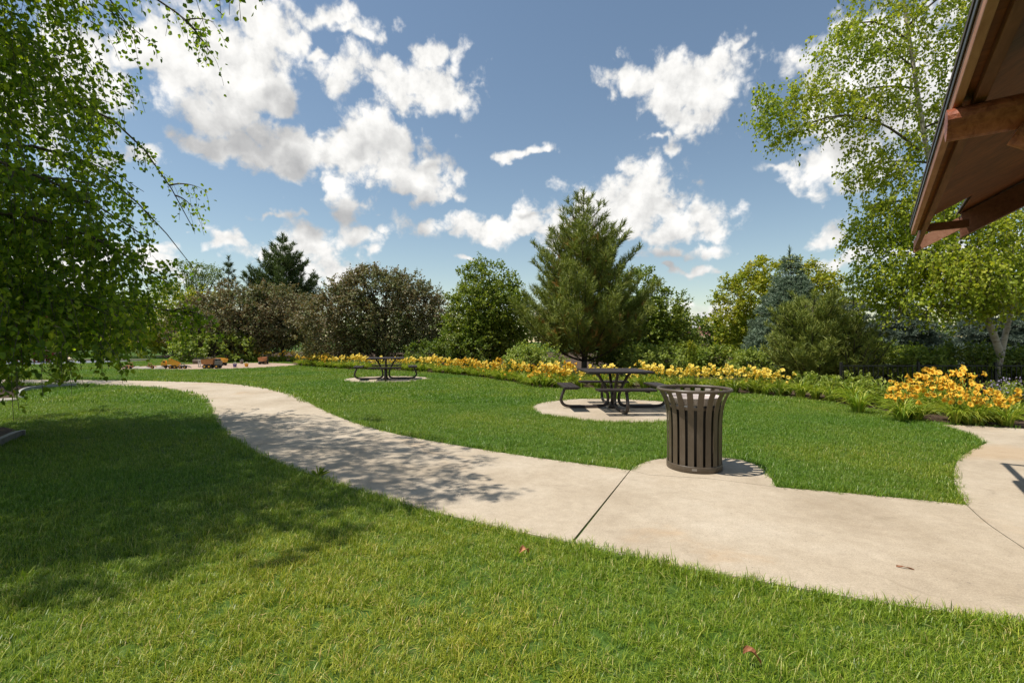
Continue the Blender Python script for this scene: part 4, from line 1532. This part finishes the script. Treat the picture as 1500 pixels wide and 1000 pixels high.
# ------------------------------------------------------------------ trash bin
def trash_bin():
    root = empty('trash_bin', (1.94, 5.15, .012))
    root.scale = (.95, .95, .97)
    tag(root, 'brown slatted metal trash bin with a flared round rim beside the walk', 'trash bin')
    prof = [(.285, .03), (.285, .30), (.287, .50), (.293, .60), (.308, .69), (.335, .77), (.372, .835), (.385, .848)]
    prof = np.array(chaikin(prof, 1))
    mb = MB()
    n = 20
    for i in range(n):
        a = 2 * math.pi * (i + .5) / n
        d = np.array([math.cos(a), math.sin(a), 0])
        s = np.array([-d[1], d[0], 0])
        w, th = .031, .003
        V = []
        for r, z in prof:
            for e in ((-1, -1), (1, -1), (1, 1), (-1, 1)):
                V.append(d * (r + e[1] * th) + s * w * e[0] + np.array([0, 0, z]))
        q = []
        for k in range(len(prof) - 1):
            for j in range(4):
                q.append((k * 4 + j, k * 4 + (j + 1) % 4, k * 4 + 4 + (j + 1) % 4, k * 4 + 4 + j))
        mb.add(V, q)
    mb.obj('slatted_body', M['brown_metal'], root)
    ang = np.linspace(0, 2 * np.pi, 64, endpoint=False)
    rb = MB()
    rb.tube(np.c_[.386 * np.cos(ang), .386 * np.sin(ang), np.full(64, .858)], .0175, 12, closed=True)
    rb.obj('top_rim', M['brown_metal'], root, True)
    bb = MB()
    bb.lathe([(.283, .004), (.294, .004), (.296, .008), (.296, .066), (.294, .07), (.290, .07)], 64)
    bb.obj('base_ring', M['brown_metal'], root, True)
    ib = MB()
    ib.lathe([(.280, .655), (.270, .655), (.270, .685), (.280, .685)], 48, True)
    ib.obj('support_band', M['brown_metal'], root)
    lb = MB()
    lb.lathe([(0, .03), (.245, .03), (.262, .66), (.272, .70), (.266, .70), (.255, .66), (.24, .05), (0, .05)], 48)
    lb.obj('liner', M['black'], root, True)
    cb = MB()
    rr_ = np.random.default_rng(2)
    pr = []
    cb.lathe([(.262, .70), (.272, .715), (.285, .77), (.290, .785), (.283, .788), (.270, .765), (.255, .70), (.245, .60), (0, .56)], 48)
    cb.obj('bag_cuff', M['bag'], root, True)
    tb = MB()
    a = R(250)
    d = Vector((math.cos(a), math.sin(a), 0))
    tb.box(d * .2975 + Vector((0, 0, .04)), (.003, .05, .022), Matrix.Rotation(a, 4, 'Z'))
    tb.obj('maker_plate', M['plate'], root)


M['plate'] = plainmat('worn_tin_plate', (.22, .19, .16), (.3, .27, .24), 30, .5)
trash_bin()


# ------------------------------------------------------------------ picnic tables
def picnic_table():
    root = empty('picnic_table')

    def planks(w, l, n, th, gap):
        mb = MB()
        pw = (w - gap * (n - 1)) / n
        for i in range(n):
            mb.box((-w / 2 + pw / 2 + i * (pw + gap), 0, 0), (pw, l, th), None, .006)
        # end cleats
        for s in (-1, 1):
            mb.box((0, s * l * .36, -th * .5 - .0125), (w * .9, .05, .022), None, .003)
        return mb
    t = planks(1.26, 1.26, 8, .04, .012).obj('tabletop', M['table_metal'], root)
    t.location = (0, 0, .75)
    t.rotation_euler = (0, 0, R(90))
    seat_me = planks(.30, 1.06, 3, .038, .012).mesh('seat')
    for k in range(4):
        a = R(-90 + 90 * k)
        s = link('seat', seat_me, M['table_metal'], root)
        s.location = (.92 * math.cos(a), .92 * math.sin(a), .455)
        s.rotation_euler = (0, 0, a)
        # one bent tube from under the top, down the pedestal, out along the pad and up to the seat
        L = MB()
        pts = [(.34, 0, .70), (.27, 0, .62), (.13, 0, .34), (.10, 0, .18), (.14, 0, .075), (.26, 0, .040), (.55, 0, .036), (.86, 0, .036), (1.0, 0, .06), (1.06, 0, .15), (1.055, 0, .22), (1.0, 0, .36), (.965, 0, .425)]
        P = np.array(chaikin(pts, 2))
        off = np.where(P[:, 0:1] < .3, .0, .0)
        c, s_ = math.cos(a), math.sin(a)
        P = np.c_[P[:, 0] * c, P[:, 0] * s_, P[:, 2]]
        L.tube(P, .030, 10)
        L.box((.95 * c, .95 * s_, .428), (.22, .06, .012), Matrix.Rotation(a, 4, 'Z'))
        L.box((.36 * c, .36 * s_, .705), (.22, .06, .012), Matrix.Rotation(a, 4, 'Z'))
        L.obj('leg', M['table_metal'], root, True)
    hb = MB()
    hb.tube([(0, 0, .10), (0, 0, .36)], .055, 12)
    hb.tube([(0, 0, .012), (0, 0, .10)], [.11, .06], 12)
    hb.obj('pedestal', M['table_metal'], root, True)
    return root


pt = picnic_table()
pt.location = (T1[0], T1[1], .012)
pt.rotation_euler = (0, 0, R(2))
tag(pt, 'dark brown four-seat picnic table just behind the trash bin', 'picnic table', 'picnic tables')
p2 = copy_tree(pt)
p2.location = (T2[0], T2[1], .012)
p2.rotation_euler = (0, 0, R(13))
tag(p2, 'dark brown four-seat picnic table in front of the bronze crabapple', 'picnic table', 'picnic tables')


# ------------------------------------------------------------------ pavilion roof (timber, right)
def pavilion():
    U = Vector((.602, .798, 0))        # along the eave, away from the viewer
    V = Vector((.798, -.602, 0))       # from the eave in towards the ridge
    m = .545                           # roof slope
    q1 = 5.88                          # where the sheathing ends
    p0, h0 = .260, 2.347               # eave fascia: distance and underside height
    root = empty('pavilion', (U * 4 + V * 3).to_tuple(), 0)
    ang = math.atan2(U.y, U.x)
    root.rotation_euler = (0, 0, ang)
    tag(root, 'timber pavilion with reddish stained roof edge and log purlin at upper right', 'pavilion')
    # local frame: X along the eave (q - 4), Y = -(p - 3)
    def Lc(q, p, z): return (q - 4.0, -(p - 3.0), z)
    def board(name, q0, q1_, pa, pb, za, zb, mat):
        mb = MB()
        mb.box(tuple((a + b) / 2 for a, b in zip(Lc(q0, pa, za), Lc(q1_, pb, zb))), (abs(q1_ - q0), abs(pb - pa), abs(zb - za)), None, .004)
        return mb.obj(name, mat, root)
    Q0 = -3.0
    board('eave_fascia', Q0, q1, p0, p0 + .03, h0, h0 + .07, M['cedar_lit_tone'])
    board('drip_edge', Q0, q1 + .02, p0 - .008, p0 - .002, h0 + .058, h0 + .082, M['drip'])
    board('soffit_strip', Q0, q1 - .03, p0 + .032, p0 + .07, h0 + .03, h0 + .045, M['ply'])
    board('eave_beam', Q0, q1 + .92, p0 + .062, p0 + .100, h0 - .01, h0 + .07, M['cedar'])

    def sloped(name, q0, q1_, pa, pb, zoff, th, mat):
        """a sheet or timber following the roof slope"""
        mb = MB()
        za, zb = h0 + .072 + (pa - p0) * m + zoff, h0 + .072 + (pb - p0) * m + zoff
        Vv = []
        for (p, z) in ((pa, za), (pb, zb)):
            for q in (q0, q1_):
                for t in (0, th):
                    Vv.append(Lc(q, p, z + t))
        mb.add(Vv, [(0, 2, 6, 4), (1, 5, 7, 3), (0, 1, 3, 2), (4, 6, 7, 5), (0, 4, 5, 1), (2, 3, 7, 6)])
        return mb.obj(name, mat, root)
    PR = 3.4
    sloped('soffit', Q0, q1, p0 + .035, PR, -.002, .018, M['ply'])
    sloped('soffit', q1, q1 + .86, p0 + .42, PR, -.002, .018, M['ply'])
    sloped('roof_covering', q1 + .032, q1 + .90, p0 + .40, PR, .020, .02, M['shingle'])
    sloped('roof_covering', Q0, q1 + .03, p0 - .012, PR, .020, .02, M['shingle'])
    # far slope
    mb = MB()
    zr = h0 + .072 + (PR - p0) * m
    Vv = []
    for (p, z) in ((PR, zr), (2 * PR - p0, h0 + .072)):
        for q in (Q0, q1):
            for t in (0, .05):
                Vv.append(Lc(q, p, z + t))
    mb.add(Vv, [(0, 2, 6, 4), (1, 5, 7, 3), (0, 1, 3, 2), (4, 6, 7, 5), (0, 4, 5, 1), (2, 3, 7, 6)])
    mb.obj('roof_covering', M['shingle'], root)
    # gable rafter at the far end and its lit outer board
    sloped('gable_rafter', q1 + .70, q1 + .82, p0 + .42, PR, -.25, .23, M['cedar'])
    sloped('rake_board', q1 + .86, q1 + .895, p0 + .06, PR, -.15, .13, M['cedar_lit_tone'])
    board('end_blocking', q1 - .005, q1 + .03, p0 + .105, p0 + .40, h0 + .02, h0 + .09, M['cedar'])
    for qq in (4.6, 2.4, .4, -1.5):
        sloped('rafter', qq, qq + .08, p0 + .65, PR, -.17, .16, M['cedar'])

    # log tie beam poking out under the eave, with a diagonal brace and post
    def log(name, a, b, r0, r1, seed, mat, n=14, parent=root):
        rng = np.random.default_rng(seed)
        a, b = np.array(a), np.array(b)
        K = n
        t = np.linspace(0, 1, K)[:, None]
        P = a + (b - a) * t + np.sin(t * 5 + seed) * .006
        mb = MB()
        sides = 22
        tan = nrm(b - a)
        up = np.array([0, 0, 1.]) if abs(tan[2]) < .9 else np.array([1., 0, 0])
        n1 = nrm(np.cross(tan, up))
        n2 = np.cross(n1, tan)
        an = np.arange(sides) / sides * 2 * np.pi
        rr_ = np.linspace(r0, r1, K)[:, None] * (1 + .05 * np.sin(an * 3 + seed)[None] + .035 * np.sin(an * 2 + t * 7) + rng.normal(0, .012, (K, sides)))
        rr_[0] *= .95
        V_ = P[:, None, :] + rr_[..., None] * (np.cos(an)[None, :, None] * n1 + np.sin(an)[None, :, None] * n2)
        q = [(i * sides + j, i * sides + (j + 1) % sides, (i + 1) * sides + (j + 1) % sides, (i + 1) * sides + j) for i in range(K - 1) for j in range(sides)]
        Vf = np.vstack([V_.reshape(-1, 3), P[0] - tan * .004, P[-1]])
        c0 = len(Vf) - 2
        tr = [(c0, (j + 1) % sides, j) for j in range(sides)] + [(c0 + 1, (K - 1) * sides + j, (K - 1) * sides + (j + 1) % sides) for j in range(sides)]
        mb.add(Vf, q, tr)
        return mb.obj(name, mat, parent, False)
    ql = 2.79
    zl = h0 - .072
    log('tie_log', Lc(ql, p0 - .015, zl), Lc(ql, 2 * PR - .6, zl),     .067, .078, 1, M['log'], 40)
    log('brace_log', Lc(ql, p0 + .20, zl - .08), Lc(ql, 1.5, 1.55), .055, .06, 2, M['log'])
    log('post', Lc(ql, 1.55, 0), Lc(ql, 1.55, zl - .08), .10, .09, 3, M['log'], 18)
    log('post', Lc(ql, 2 * PR - 1.55, 0), Lc(ql, 2 * PR - 1.55, zl - .08), .10, .09, 4, M['log'], 18)
    board('blocking', ql - .03, ql + .03, p0 + .30, PR, zl + .055, zl + .19, M['cedar'])
    for q_ in (6.6, -.6):
        log('post', Lc(q_, 1.55, 0), Lc(q_, 1.55, 2.9), .10, .09, 5, M['log'], 18)
        log('post', Lc(q_, 2 * PR - 1.55, 0), Lc(q_, 2 * PR - 1.55, 2.9), .10, .09, 6, M['log'], 18)


pavilion()


# ------------------------------------------------------------------ low black fence behind the lilies
def fence():
    x0, x1, y = 8.0, 15.5, 11.75
    root = empty('garden_fence', (x0, y, 0))
    tag(root, 'low black metal picket fence behind the tall lilies', 'fence')
    mb = MB()
    for z in (.12, .76):
        mb.box(((x1 - x0) / 2, 0, z), (x1 - x0, .025, .03))
    mb.obj('rail', M['black'], root)
    pk = MB()
    n = int((x1 - x0) / .12)
    for i in range(n):
        pk.box((i * .12 + .06, 0, .43), (.016, .016, .62))
    pk.obj('pickets', M['black'], root)
    for i in range(5):
        p = MB()
        p.box((i * (x1 - x0) / 4, 0, .42), (.05, .05, .86), None, .004)
        p.obj('post', M['black'], root)


fence()


# ------------------------------------------------------------------ far house with a red-brown roof
def house():
    y = 120
    x = (1032 - 750) / F * y
    root = empty('house', (x, y, 0))
    tag(root, 'distant house with a red-brown roof seen through the gap in the trees', 'house')
    M['roofred'] = plainmat('red_brown_roof', (.20, .085, .065), (.29, .13, .10), 3, .85)
    M['brick'] = plainmat('brick_wall', (.20, .11, .08), (.28, .16, .12), 4, .9)
    w = MB()
    w.box((0, 0, 1.2), (9, 7, 2.4))
    w.obj('wall', M['brick'], root)
    r = MB()
    hw, hd, z0, z1 = 5.0, 4.0, 2.6, 5.0
    r.add([(-hw, -hd, z0), (hw, -hd, z0), (hw, hd, z0), (-hw, hd, z0), (-1.4, 0, z1), (1.4, 0, z1)], [(0, 1, 5, 4), (2, 3, 4, 5), (3, 2, 1, 0)], [(1, 2, 5), (3, 0, 4)])
    rf = r.obj('roof', M['roofred'], root)
    M['trimw'] = plainmat('white_trim', (.6, .58, .55), (.7, .68, .65), 5, .6)
    for xx in (-2.6, 0, 2.6):
        f = MB()
        f.box((xx, -3.52, 1.4), (1.3, .08, 1.3))
        fr = f.obj('window', M['trimw'], root)
        g = MB()
        g.box((xx, -3.57, 1.4), (1.1, .04, 1.1))
        g.obj('pane', M['black'], fr)


house()


# ------------------------------------------------------------------ sandbox: toys, logs
M['toy_yellow'] = plainmat('sun_faded_yellow_plastic', (.72, .36, .03), (.80, .44, .05), 10, .5)
M['toy_orange'] = plainmat('orange_plastic', (.44, .17, .06), (.54, .25, .11), 10, .5)
M['toy_white'] = plainmat('off_white_plastic', (.55, .52, .47), (.66, .63, .58), 10, .5)
M['toy_grey'] = plainmat('grey_plastic', (.16, .15, .14), (.24, .22, .2), 10, .5)
M['weathered'] = wood_mat('weathered_log', (.13, .10, .075), (.30, .25, .20), (1, 8, 8), 4, .9, .6)


def wheel(parent, x, y, r, w):
    mb = MB()
    c = np.array([x, y, r])
    mb.tube([c + (0, -w / 2, 0), c + (0, -w * .35, 0), c + (0, w * .35, 0), c + (0, w / 2, 0)], [r * .8, r, r, r * .8], 14)
    o = mb.obj('wheel', M['black'], parent)
    h = MB()
    s = 1 if y > 0 else -1
    h.tube([c + (0, s * w * .4, 0), c + (0, s * w * .56, 0)], [r * .45, r * .4], 10)
    h.obj('hub', M['toy_yellow'], o)


def dump_truck(loc, rz, label, bed, cab, L=.62, tilt=0.0):
    root = empty('toy_truck', (*loc, .02), rz)
    tag(root, label, 'toy truck')
    k = L / .62
    ch = MB()
    ch.box((0, 0, .11 * k), (.56 * k, .14 * k, .05 * k), None, .008)
    ch.obj('chassis', M['black'], root)
    for x in (-.20, -.05, .2):
        for y in (-.12, .12):
            wheel(root, x * k, y * k, .075 * k, .07 * k)
    cb = MB()
    cb.box((.21 * k, 0, .20 * k), (.17 * k, .24 * k, .14 * k), None, .015)
    cb.box((.185 * k, 0, .305 * k), (.12 * k, .22 * k, .09 * k), None, .015)
    c_ = cb.obj('cab', cab, root)
    wd = MB()
    wd.box((.248 * k, 0, .305 * k), (.006, .18 * k, .06 * k))
    for y in (-.112, .112):
        wd.box((.185 * k, y * k, .305 * k), (.08 * k, .006, .055 * k))
    wd.obj('windscreen', M['black'], c_)
    b = MB()
    Mt = Matrix.Rotation(tilt, 4, 'Y')
    a, c2, z0, z1 = .20 * k, .15 * k, 0.0, .17 * k
    out = [(-a, -c2 * .8, z0), (a * .8, -c2 * .8, z0), (a * .8, c2 * .8, z0), (-a, c2 * .8, z0), (-a * 1.15, -c2, z1), (a, -c2, z1 * 1.25), (a, c2, z1 * 1.25), (-a * 1.15, c2, z1)]
    inn = [(x * .93, y * .9, z + .012) for x, y, z in out[:4]] + [(x * .94, y * .9, z) for x, y, z in out[4:]]
    b.add(out + inn, [(3, 2, 1, 0), (0, 1, 5, 4), (1, 2, 6, 5), (2, 3, 7, 6), (3, 0, 4, 7), (8, 9, 10, 11), (12, 13, 9, 8), (13, 14, 10, 9), (14, 15, 11, 10), (15, 12, 8, 11), (4, 5, 13, 12), (5, 6, 14, 13), (6, 7, 15, 14), (7, 4, 12, 15)])
    o = b.obj('dump_bed', bed, root)
    o.location = (-.10 * k, 0, .15 * k)
    o.rotation_euler = (0, tilt, 0)
    return root


def loader(loc, rz, label, col, k=1.0):
    root = empty('toy_loader', (*loc, .02), rz)
    tag(root, label, 'toy loader')
    b = MB()
    b.box((-.05 * k, 0, .15 * k), (.30 * k, .16 * k, .10 * k), None, .015)
    b.obj('body', col, root)
    c = MB()
    for x in (-.12, .02):
        for y in (-.065, .065):
            c.box((x * k, y * k, .26 * k), (.016 * k, .016 * k, .13 * k))
    c.box((-.05 * k, 0, .335 * k), (.19 * k, .17 * k, .02 * k), None, .006)
    c.obj('cab_frame', col, root)
    a = MB()
    for y in (-.07, .07):
        a.tube([(.02 * k, y * k, .20 * k), (.18 * k, y * k, .18 * k), (.30 * k, y * k, .08 * k)], .014 * k, 6)
    a.obj('arm', col, root)
    s = MB()
    a_ = np.linspace(-2.2, .3, 7)
    V = []
    for y in (-.14 * k, .14 * k):
        for t in a_:
            V.append((.36 * k + .08 * k * math.cos(t + math.pi), y, .09 * k + .08 * k * math.sin(t + math.pi * .5) * .9))
    s.add(V, [(i, i + 1, i + 8, i + 7) for i in range(6)])
    s.obj('bucket', M['toy_grey'], root)
    for x in (-.16, .08):
        for y in (-.11, .11):
            wheel(root, x * k, y * k, .085 * k, .06 * k)
    return root


def toys():
    P = lambda px, py: G(px, py)
    dump_truck(P(249, 540.5), R(200), 'yellow toy dump truck with its bed raised, left half of the sandbox', M['toy_yellow'], M['toy_yellow'], .72, R(-22))
    dump_truck(P(311, 540), R(8), 'long orange toy truck with a grey cab in the middle of the sandbox', M['toy_orange'], M['toy_grey'], .85)
    dump_truck(P(322, 535.6), R(172), 'yellow toy dump truck parked behind the long orange truck', M['toy_yellow'], M['toy_orange'], .72)
    dump_truck(P(386, 533.6), R(95), 'brown and black toy truck standing alone at the right of the sandbox', M['toy_orange'], M['black'], .72)
    loader(P(269, 540.3), R(20), 'small dark toy loader between the two nearest trucks', M['toy_grey'], .8)
    loader(P(190, 540.8), R(160), 'orange toy loader at the left end of the sandbox', M['toy_orange'], .9)
    loader(P(221, 540.6), R(30), 'orange and grey toy digger just left of the raised dump truck', M['toy_orange'], .8)
    # white toy crate-like tower
    root = empty('toy_crate', (*P(296, 538), .02), R(10))
    tag(root, 'white open-sided toy crate standing beside the orange truck', 'toy crate')
    f = MB()
    for x in (-.13, .13):
        for y in (-.1, .1):
            f.box((x, y, .19), (.035, .035, .38), None, .005)
    for z in (.02, .20, .37):
        f.box((0, -.1, z), (.26, .03, .035))
        f.box((0, .1, z), (.26, .03, .035))
        f.box((-.13, 0, z), (.03, .2, .035))
        f.box((.13, 0, z), (.03, .2, .035))
    f.obj('frame', M['toy_white'], root)
    # pails and shovels
    for j, (px, py, mt, lab) in enumerate(((354, 533.2, 'toy_grey', 'small grey toy pail at the back of the sandbox'), (344, 538, 'toy_blue', 'small purple-blue toy pail in the middle of the bare sand'), (361, 537.6, 'toy_yellow', 'small yellow toy pail on the bare sand'))):
        root = empty('toy_pail', (*P(px, py), .02))
        tag(root, lab, 'toy pail')
        b = MB()
        b.lathe([(0, .0), (.07, .0), (.10, .17), (.108, .175), (.094, .17), (.066, .012), (0, .012)], 16)
        b.obj('bucket', M[mt], root, True)
        h = MB()
        t = np.linspace(0, math.pi, 9)
        h.tube(np.c_[.1 * np.cos(t), np.zeros(9), .17 + .08 * np.sin(t)], .006, 5)
        h.obj('handle', M['toy_white'], root)
    # sand-coloured rocks near the left
    rg = np.random.default_rng(8)
    labs = ['pale rounded rock at the sandbox edge, first from the raised dump truck', 'pale rounded rock at the sandbox edge, second from the raised dump truck', 'pale flat rock at the sandbox edge, third from the raised dump truck']
    for (px, py), lab in zip(((234, 541.2), (212, 541.2), (203, 541)), labs):
        b = bmesh.new()
        bmesh.ops.create_icosphere(b, subdivisions=3, radius=1)
        ph = rg.uniform(0, 6, 3)
        for v in b.verts:
            k = 1 + .13 * math.sin(v.co.x * 3 + ph[0]) + .1 * math.sin(v.co.y * 4 + ph[1]) + .08 * math.sin(v.co.z * 5 + ph[2])
            v.co = Vector((v.co.x * .26 * k, v.co.y * .18 * k, max(-.03, v.co.z * .12 * k)))
        mb = MB()
        mb.bm(b)
        o = mb.obj('rock', M['stone'], None, True)
        o.location = (*P(px, py), .03)
        tag(o, lab, 'rock')
    # weathered logs behind the sand
    for j, (a, b, r, lab) in enumerate((((282, 533.5), (322, 532.6), .14, 'weathered grey log lying behind the sandbox, the lower one'), ((286, 531.6), (318, 531.2), .12, 'weathered grey log lying behind the sandbox, the upper rear one'))):
        pa, pb = P(*a), P(*b)
        rg = np.random.default_rng(j)
        mb = MB()
        t = np.linspace(0, 1, 10)[:, None]
        z = r + j * .12
        Pp = np.array([*pa, z]) + (np.array([*pb, z]) - np.array([*pa, z])) * t
        mb.tube(Pp, r * (1 + rg.normal(0, .05, 10)), 12)
        o = mb.obj('log', M['weathered'])
        tag(o, lab, 'log')


M['toy_blue'] = plainmat('purple_blue_plastic', (.12, .11, .30), (.16, .15, .38), 10, .5)
M['stone'] = plainmat('pale_field_stone', (.26, .22, .18), (.42, .37, .31), 6, .9, bump=.4)
toys()


# ------------------------------------------------------------------ playground at far left
def playground():
    M['red'] = plainmat('red_powder_coat', (.26, .018, .016), (.33, .03, .025), 10, .4)
    M['tan'] = plainmat('tan_plastic', (.5, .36, .2), (.58, .43, .26), 8, .5)
    # red bench
    x, y = G(64, 531.5)
    root = empty('play_bench', (x, y, .02), R(8))
    tag(root, 'dark red bench on the playground surface', 'bench')
    s = MB()
    for i in range(4):
        s.box((0, -.18 + .12 * i, .62), (1.0, .105, .05), None, .008)
    s.obj('seat', M['red'], root)
    for sx in (-.4, .4):
        l = MB()
        l.box((sx, -.15, .30), (.07, .07, .60), None, .006)
        l.box((sx, .15, .30), (.07, .07, .60), None, .006)
        l.box((sx, 0, .56), (.07, .36, .06))
        l.obj('leg', M['red'], root)
    # play tower
    x, y = (-690 / F * 31, 31.0)
    root = empty('play_tower', (x - 1.4, y, .02), R(5))
    tag(root, 'red playground tower with a roof and tan slide behind the birch twigs', 'play tower')
    for px in (-.9, .9):
        for py in (-.9, .9):
            p = MB()
            p.tube([(px, py, 0), (px, py, 3.0)], .055, 10)
            p.obj('post', M['red'], root, True)
    d = MB()
    d.box((0, 0, 1.2), (1.95, 1.95, .08), None, .01)
    d.obj('deck', M['tan'], root)
    r = MB()
    r.add([(-1.2, -1.2, 2.9), (1.2, -1.2, 2.9), (1.2, 1.2, 2.9), (-1.2, 1.2, 2.9), (0, 0, 3.7)], [(3, 2, 1, 0)], [(0, 1, 4), (1, 2, 4), (2, 3, 4), (3, 0, 4)])
    r.obj('roof', M['red'], root)
    for yy in (-.9, .9):
        g = MB()
        for z in (1.5, 2.0):
            g.tube([(-.9, yy, z), (.9, yy, z)], .025, 8)
        for i in range(9):
            g.tube([(-.8 + .2 * i, yy, 1.5), (-.8 + .2 * i, yy, 2.0)], .014, 6)
        g.obj('guard_rail', M['red'], root)
    sl_ = MB()
    Pp = np.array(chaikin([(.95, 0, 1.22), (1.3, 0, 1.15), (2.4, 0, .35), (2.9, 0, .22)], 2))
    V = []
    for p in Pp:
        for (yy, dz) in ((-.3, .16), (-.27, 0), (.27, 0), (.3, .16)):
            V.append((p[0], yy, p[2] + dz))
    sl_.add(V, [(i * 4 + j, i * 4 + j + 1, i * 4 + j + 5, i * 4 + j + 4) for i in range(len(Pp) - 1) for j in range(3)])
    sl_.obj('slide', M['tan'], root, True)
    # pale kerb of the playground
    k = MB()
    k.box((-34, 33.3, .06), (18, .18, .16))
    tag(k.obj('kerb', M['concrete']), kind='structure')


playground()


# ------------------------------------------------------------------ bed edging, stone, fallen leaves
def small_bits():
    M['edging'] = plainmat('pale_metal_edging', (.30, .29, .27), (.42, .41, .38), 10, .5)

    def strip(name, pts, h, th, mat, label, cat):
        P = np.array(chaikin([G(*p) for p in pts], 2))
        tg = np.gradient(P, axis=0)
        tg /= np.linalg.norm(tg, axis=1)[:, None]
        nv = np.c_[-tg[:, 1], tg[:, 0]] * th / 2
        V = []
        for p, n in zip(P, nv):
            V += [(p[0] - n[0], p[1] - n[1], -.02), (p[0] - n[0], p[1] - n[1], h), (p[0] + n[0], p[1] + n[1], h), (p[0] + n[0], p[1] + n[1], -.02)]
        mb = MB()
        k = len(P)
        mb.add(V, [(i * 4 + j, i * 4 + j + 1, i * 4 + j + 5, i * 4 + j + 4) for i in range(k - 1) for j in range(3)] + [(0, 3, 2, 1), (k * 4 - 4, k * 4 - 3, k * 4 - 2, k * 4 - 1)])
        tag(mb.obj(name, mat), label, cat)
    strip('bed_edging', [(112, 566.5), (72, 568.5), (42, 572), (29, 577), (28, 582), (34, 585.5)], .11, .05, M['edging'], 'pale curved edging strip around the far mulch ring', 'edging')
    M['edge2'] = plainmat('grey_landscape_edging', (.10, .095, .095), (.19, .18, .175), 10, .5)
    strip('bed_edging', [(37, 640), (26, 641), (10, 648), (-12, 658), (-40, 668)], .10, .07, M['edge2'], 'dark grey landscape edging around the near mulch ring at left', 'edging')
    # flat stone
    b = bmesh.new()
    bmesh.ops.create_icosphere(b, subdivisions=3, radius=1)
    for v in b.verts:
        k = 1 + .1 * math.sin(v.co.x * 3 + 1) + .08 * math.sin(v.co.y * 4)
        v.co = Vector((v.co.x * .30 * k, v.co.y * .2 * k, max(-.02, min(.045, v.co.z * .1))))
    mb = MB()
    mb.bm(b)
    o = mb.obj('flat_stone', M['stone'], None, True)
    o.location = (*G(2, 589), .03)
    tag(o, 'pale flat stone in the front corner of the far mulch ring', 'stone')
    # fallen leaves
    M['deadleaf'] = plainmat('dry_brown_leaf', (.20, .07, .03), (.36, .15, .06), 30, .7)
    M['deadleaf2'] = plainmat('dry_orange_leaf', (.42, .17, .07), (.55, .27, .13), 30, .7)

    def dead(px, py, L, W, rz, curl, mat, z, label, tilt=0.0):
        mb = MB()
        V, q = [], []
        n = 8
        rg = np.random.default_rng(int(px))
        for i in range(n):
            t = i / (n - 1)
            w = W * math.sin(math.pi * min(1, t * 1.02 + .02)) ** .8 * (1 + .25 * rg.uniform(-1, 1))
            for j, s in enumerate((-1, 0, 1)):
                V.append((L * (t - .5), s * w, abs(s) * w * curl + .02 * math.sin(t * 4 + s) * curl + rg.uniform(0, .004)))
        for i in range(n - 1):
            for j in range(2):
                a = i * 3 + j
                q.append((a, a + 1, a + 4, a + 3))
        mb.add(V, q)
        o = mb.obj('fallen_leaf', mat)
        md = o.modifiers.new('t', 'SOLIDIFY')
        md.thickness = .0012
        o.location = (*G(px, py), z)
        o.rotation_euler = (tilt, tilt * .5, rz)
        tag(o, label, 'leaf', 'fallen leaves')
    dead(768, 820, .07, .022, R(25), .9, M['deadleaf2'], .055, 'small orange dry leaf on the grass below the walk joint', .3)
    dead(1102, 978, .075, .016, R(-52), 1.0, M['deadleaf'], .05, 'curled brown leaf lying in the grass nearest the viewer', .2)
    dead(1326, 835, .085, .005, R(-28), .3, M['deadleaf'], .015, 'thin brown leaf lying on the concrete walk')


small_bits()


def weeds():
    rng = np.random.default_rng(12)
    for (px, py), lab in zip(((466, 699),), ('tuft of tall grass leaning over the walk edge in the tree shade',)):
        tall = 'tuft' in lab
        root = empty('grass_tuft' if tall else 'weed', (*G(px, py), 0))
        tag(root, lab, 'grass tuft' if tall else 'weed')
        mb = MB()
        n = 26 if tall else 16
        a = rng.uniform(0, 6.28, n)
        el = rng.uniform(.5, 1.3, n) if tall else rng.uniform(.15, .9, n)
        ax = np.c_[np.cos(a) * np.cos(el), np.sin(a) * np.cos(el), np.sin(el)]
        c = np.c_[np.cos(a) * .012, np.sin(a) * .012, np.full(n, .005)] * rng.uniform(.4, 1.6, (n, 1))
        nm = np.array([0, 0, 1.]) + rng.normal(size=(n, 3)) * .3
        add_leaves(mb, c, ax, nm, (.11 if tall else .10) * rng.uniform(.7, 1.3, n), LEAF6, LEAF6Q, None, .14 if tall else .6)
        mb.obj('foliage', M['lily_leaf'], root)


weeds()
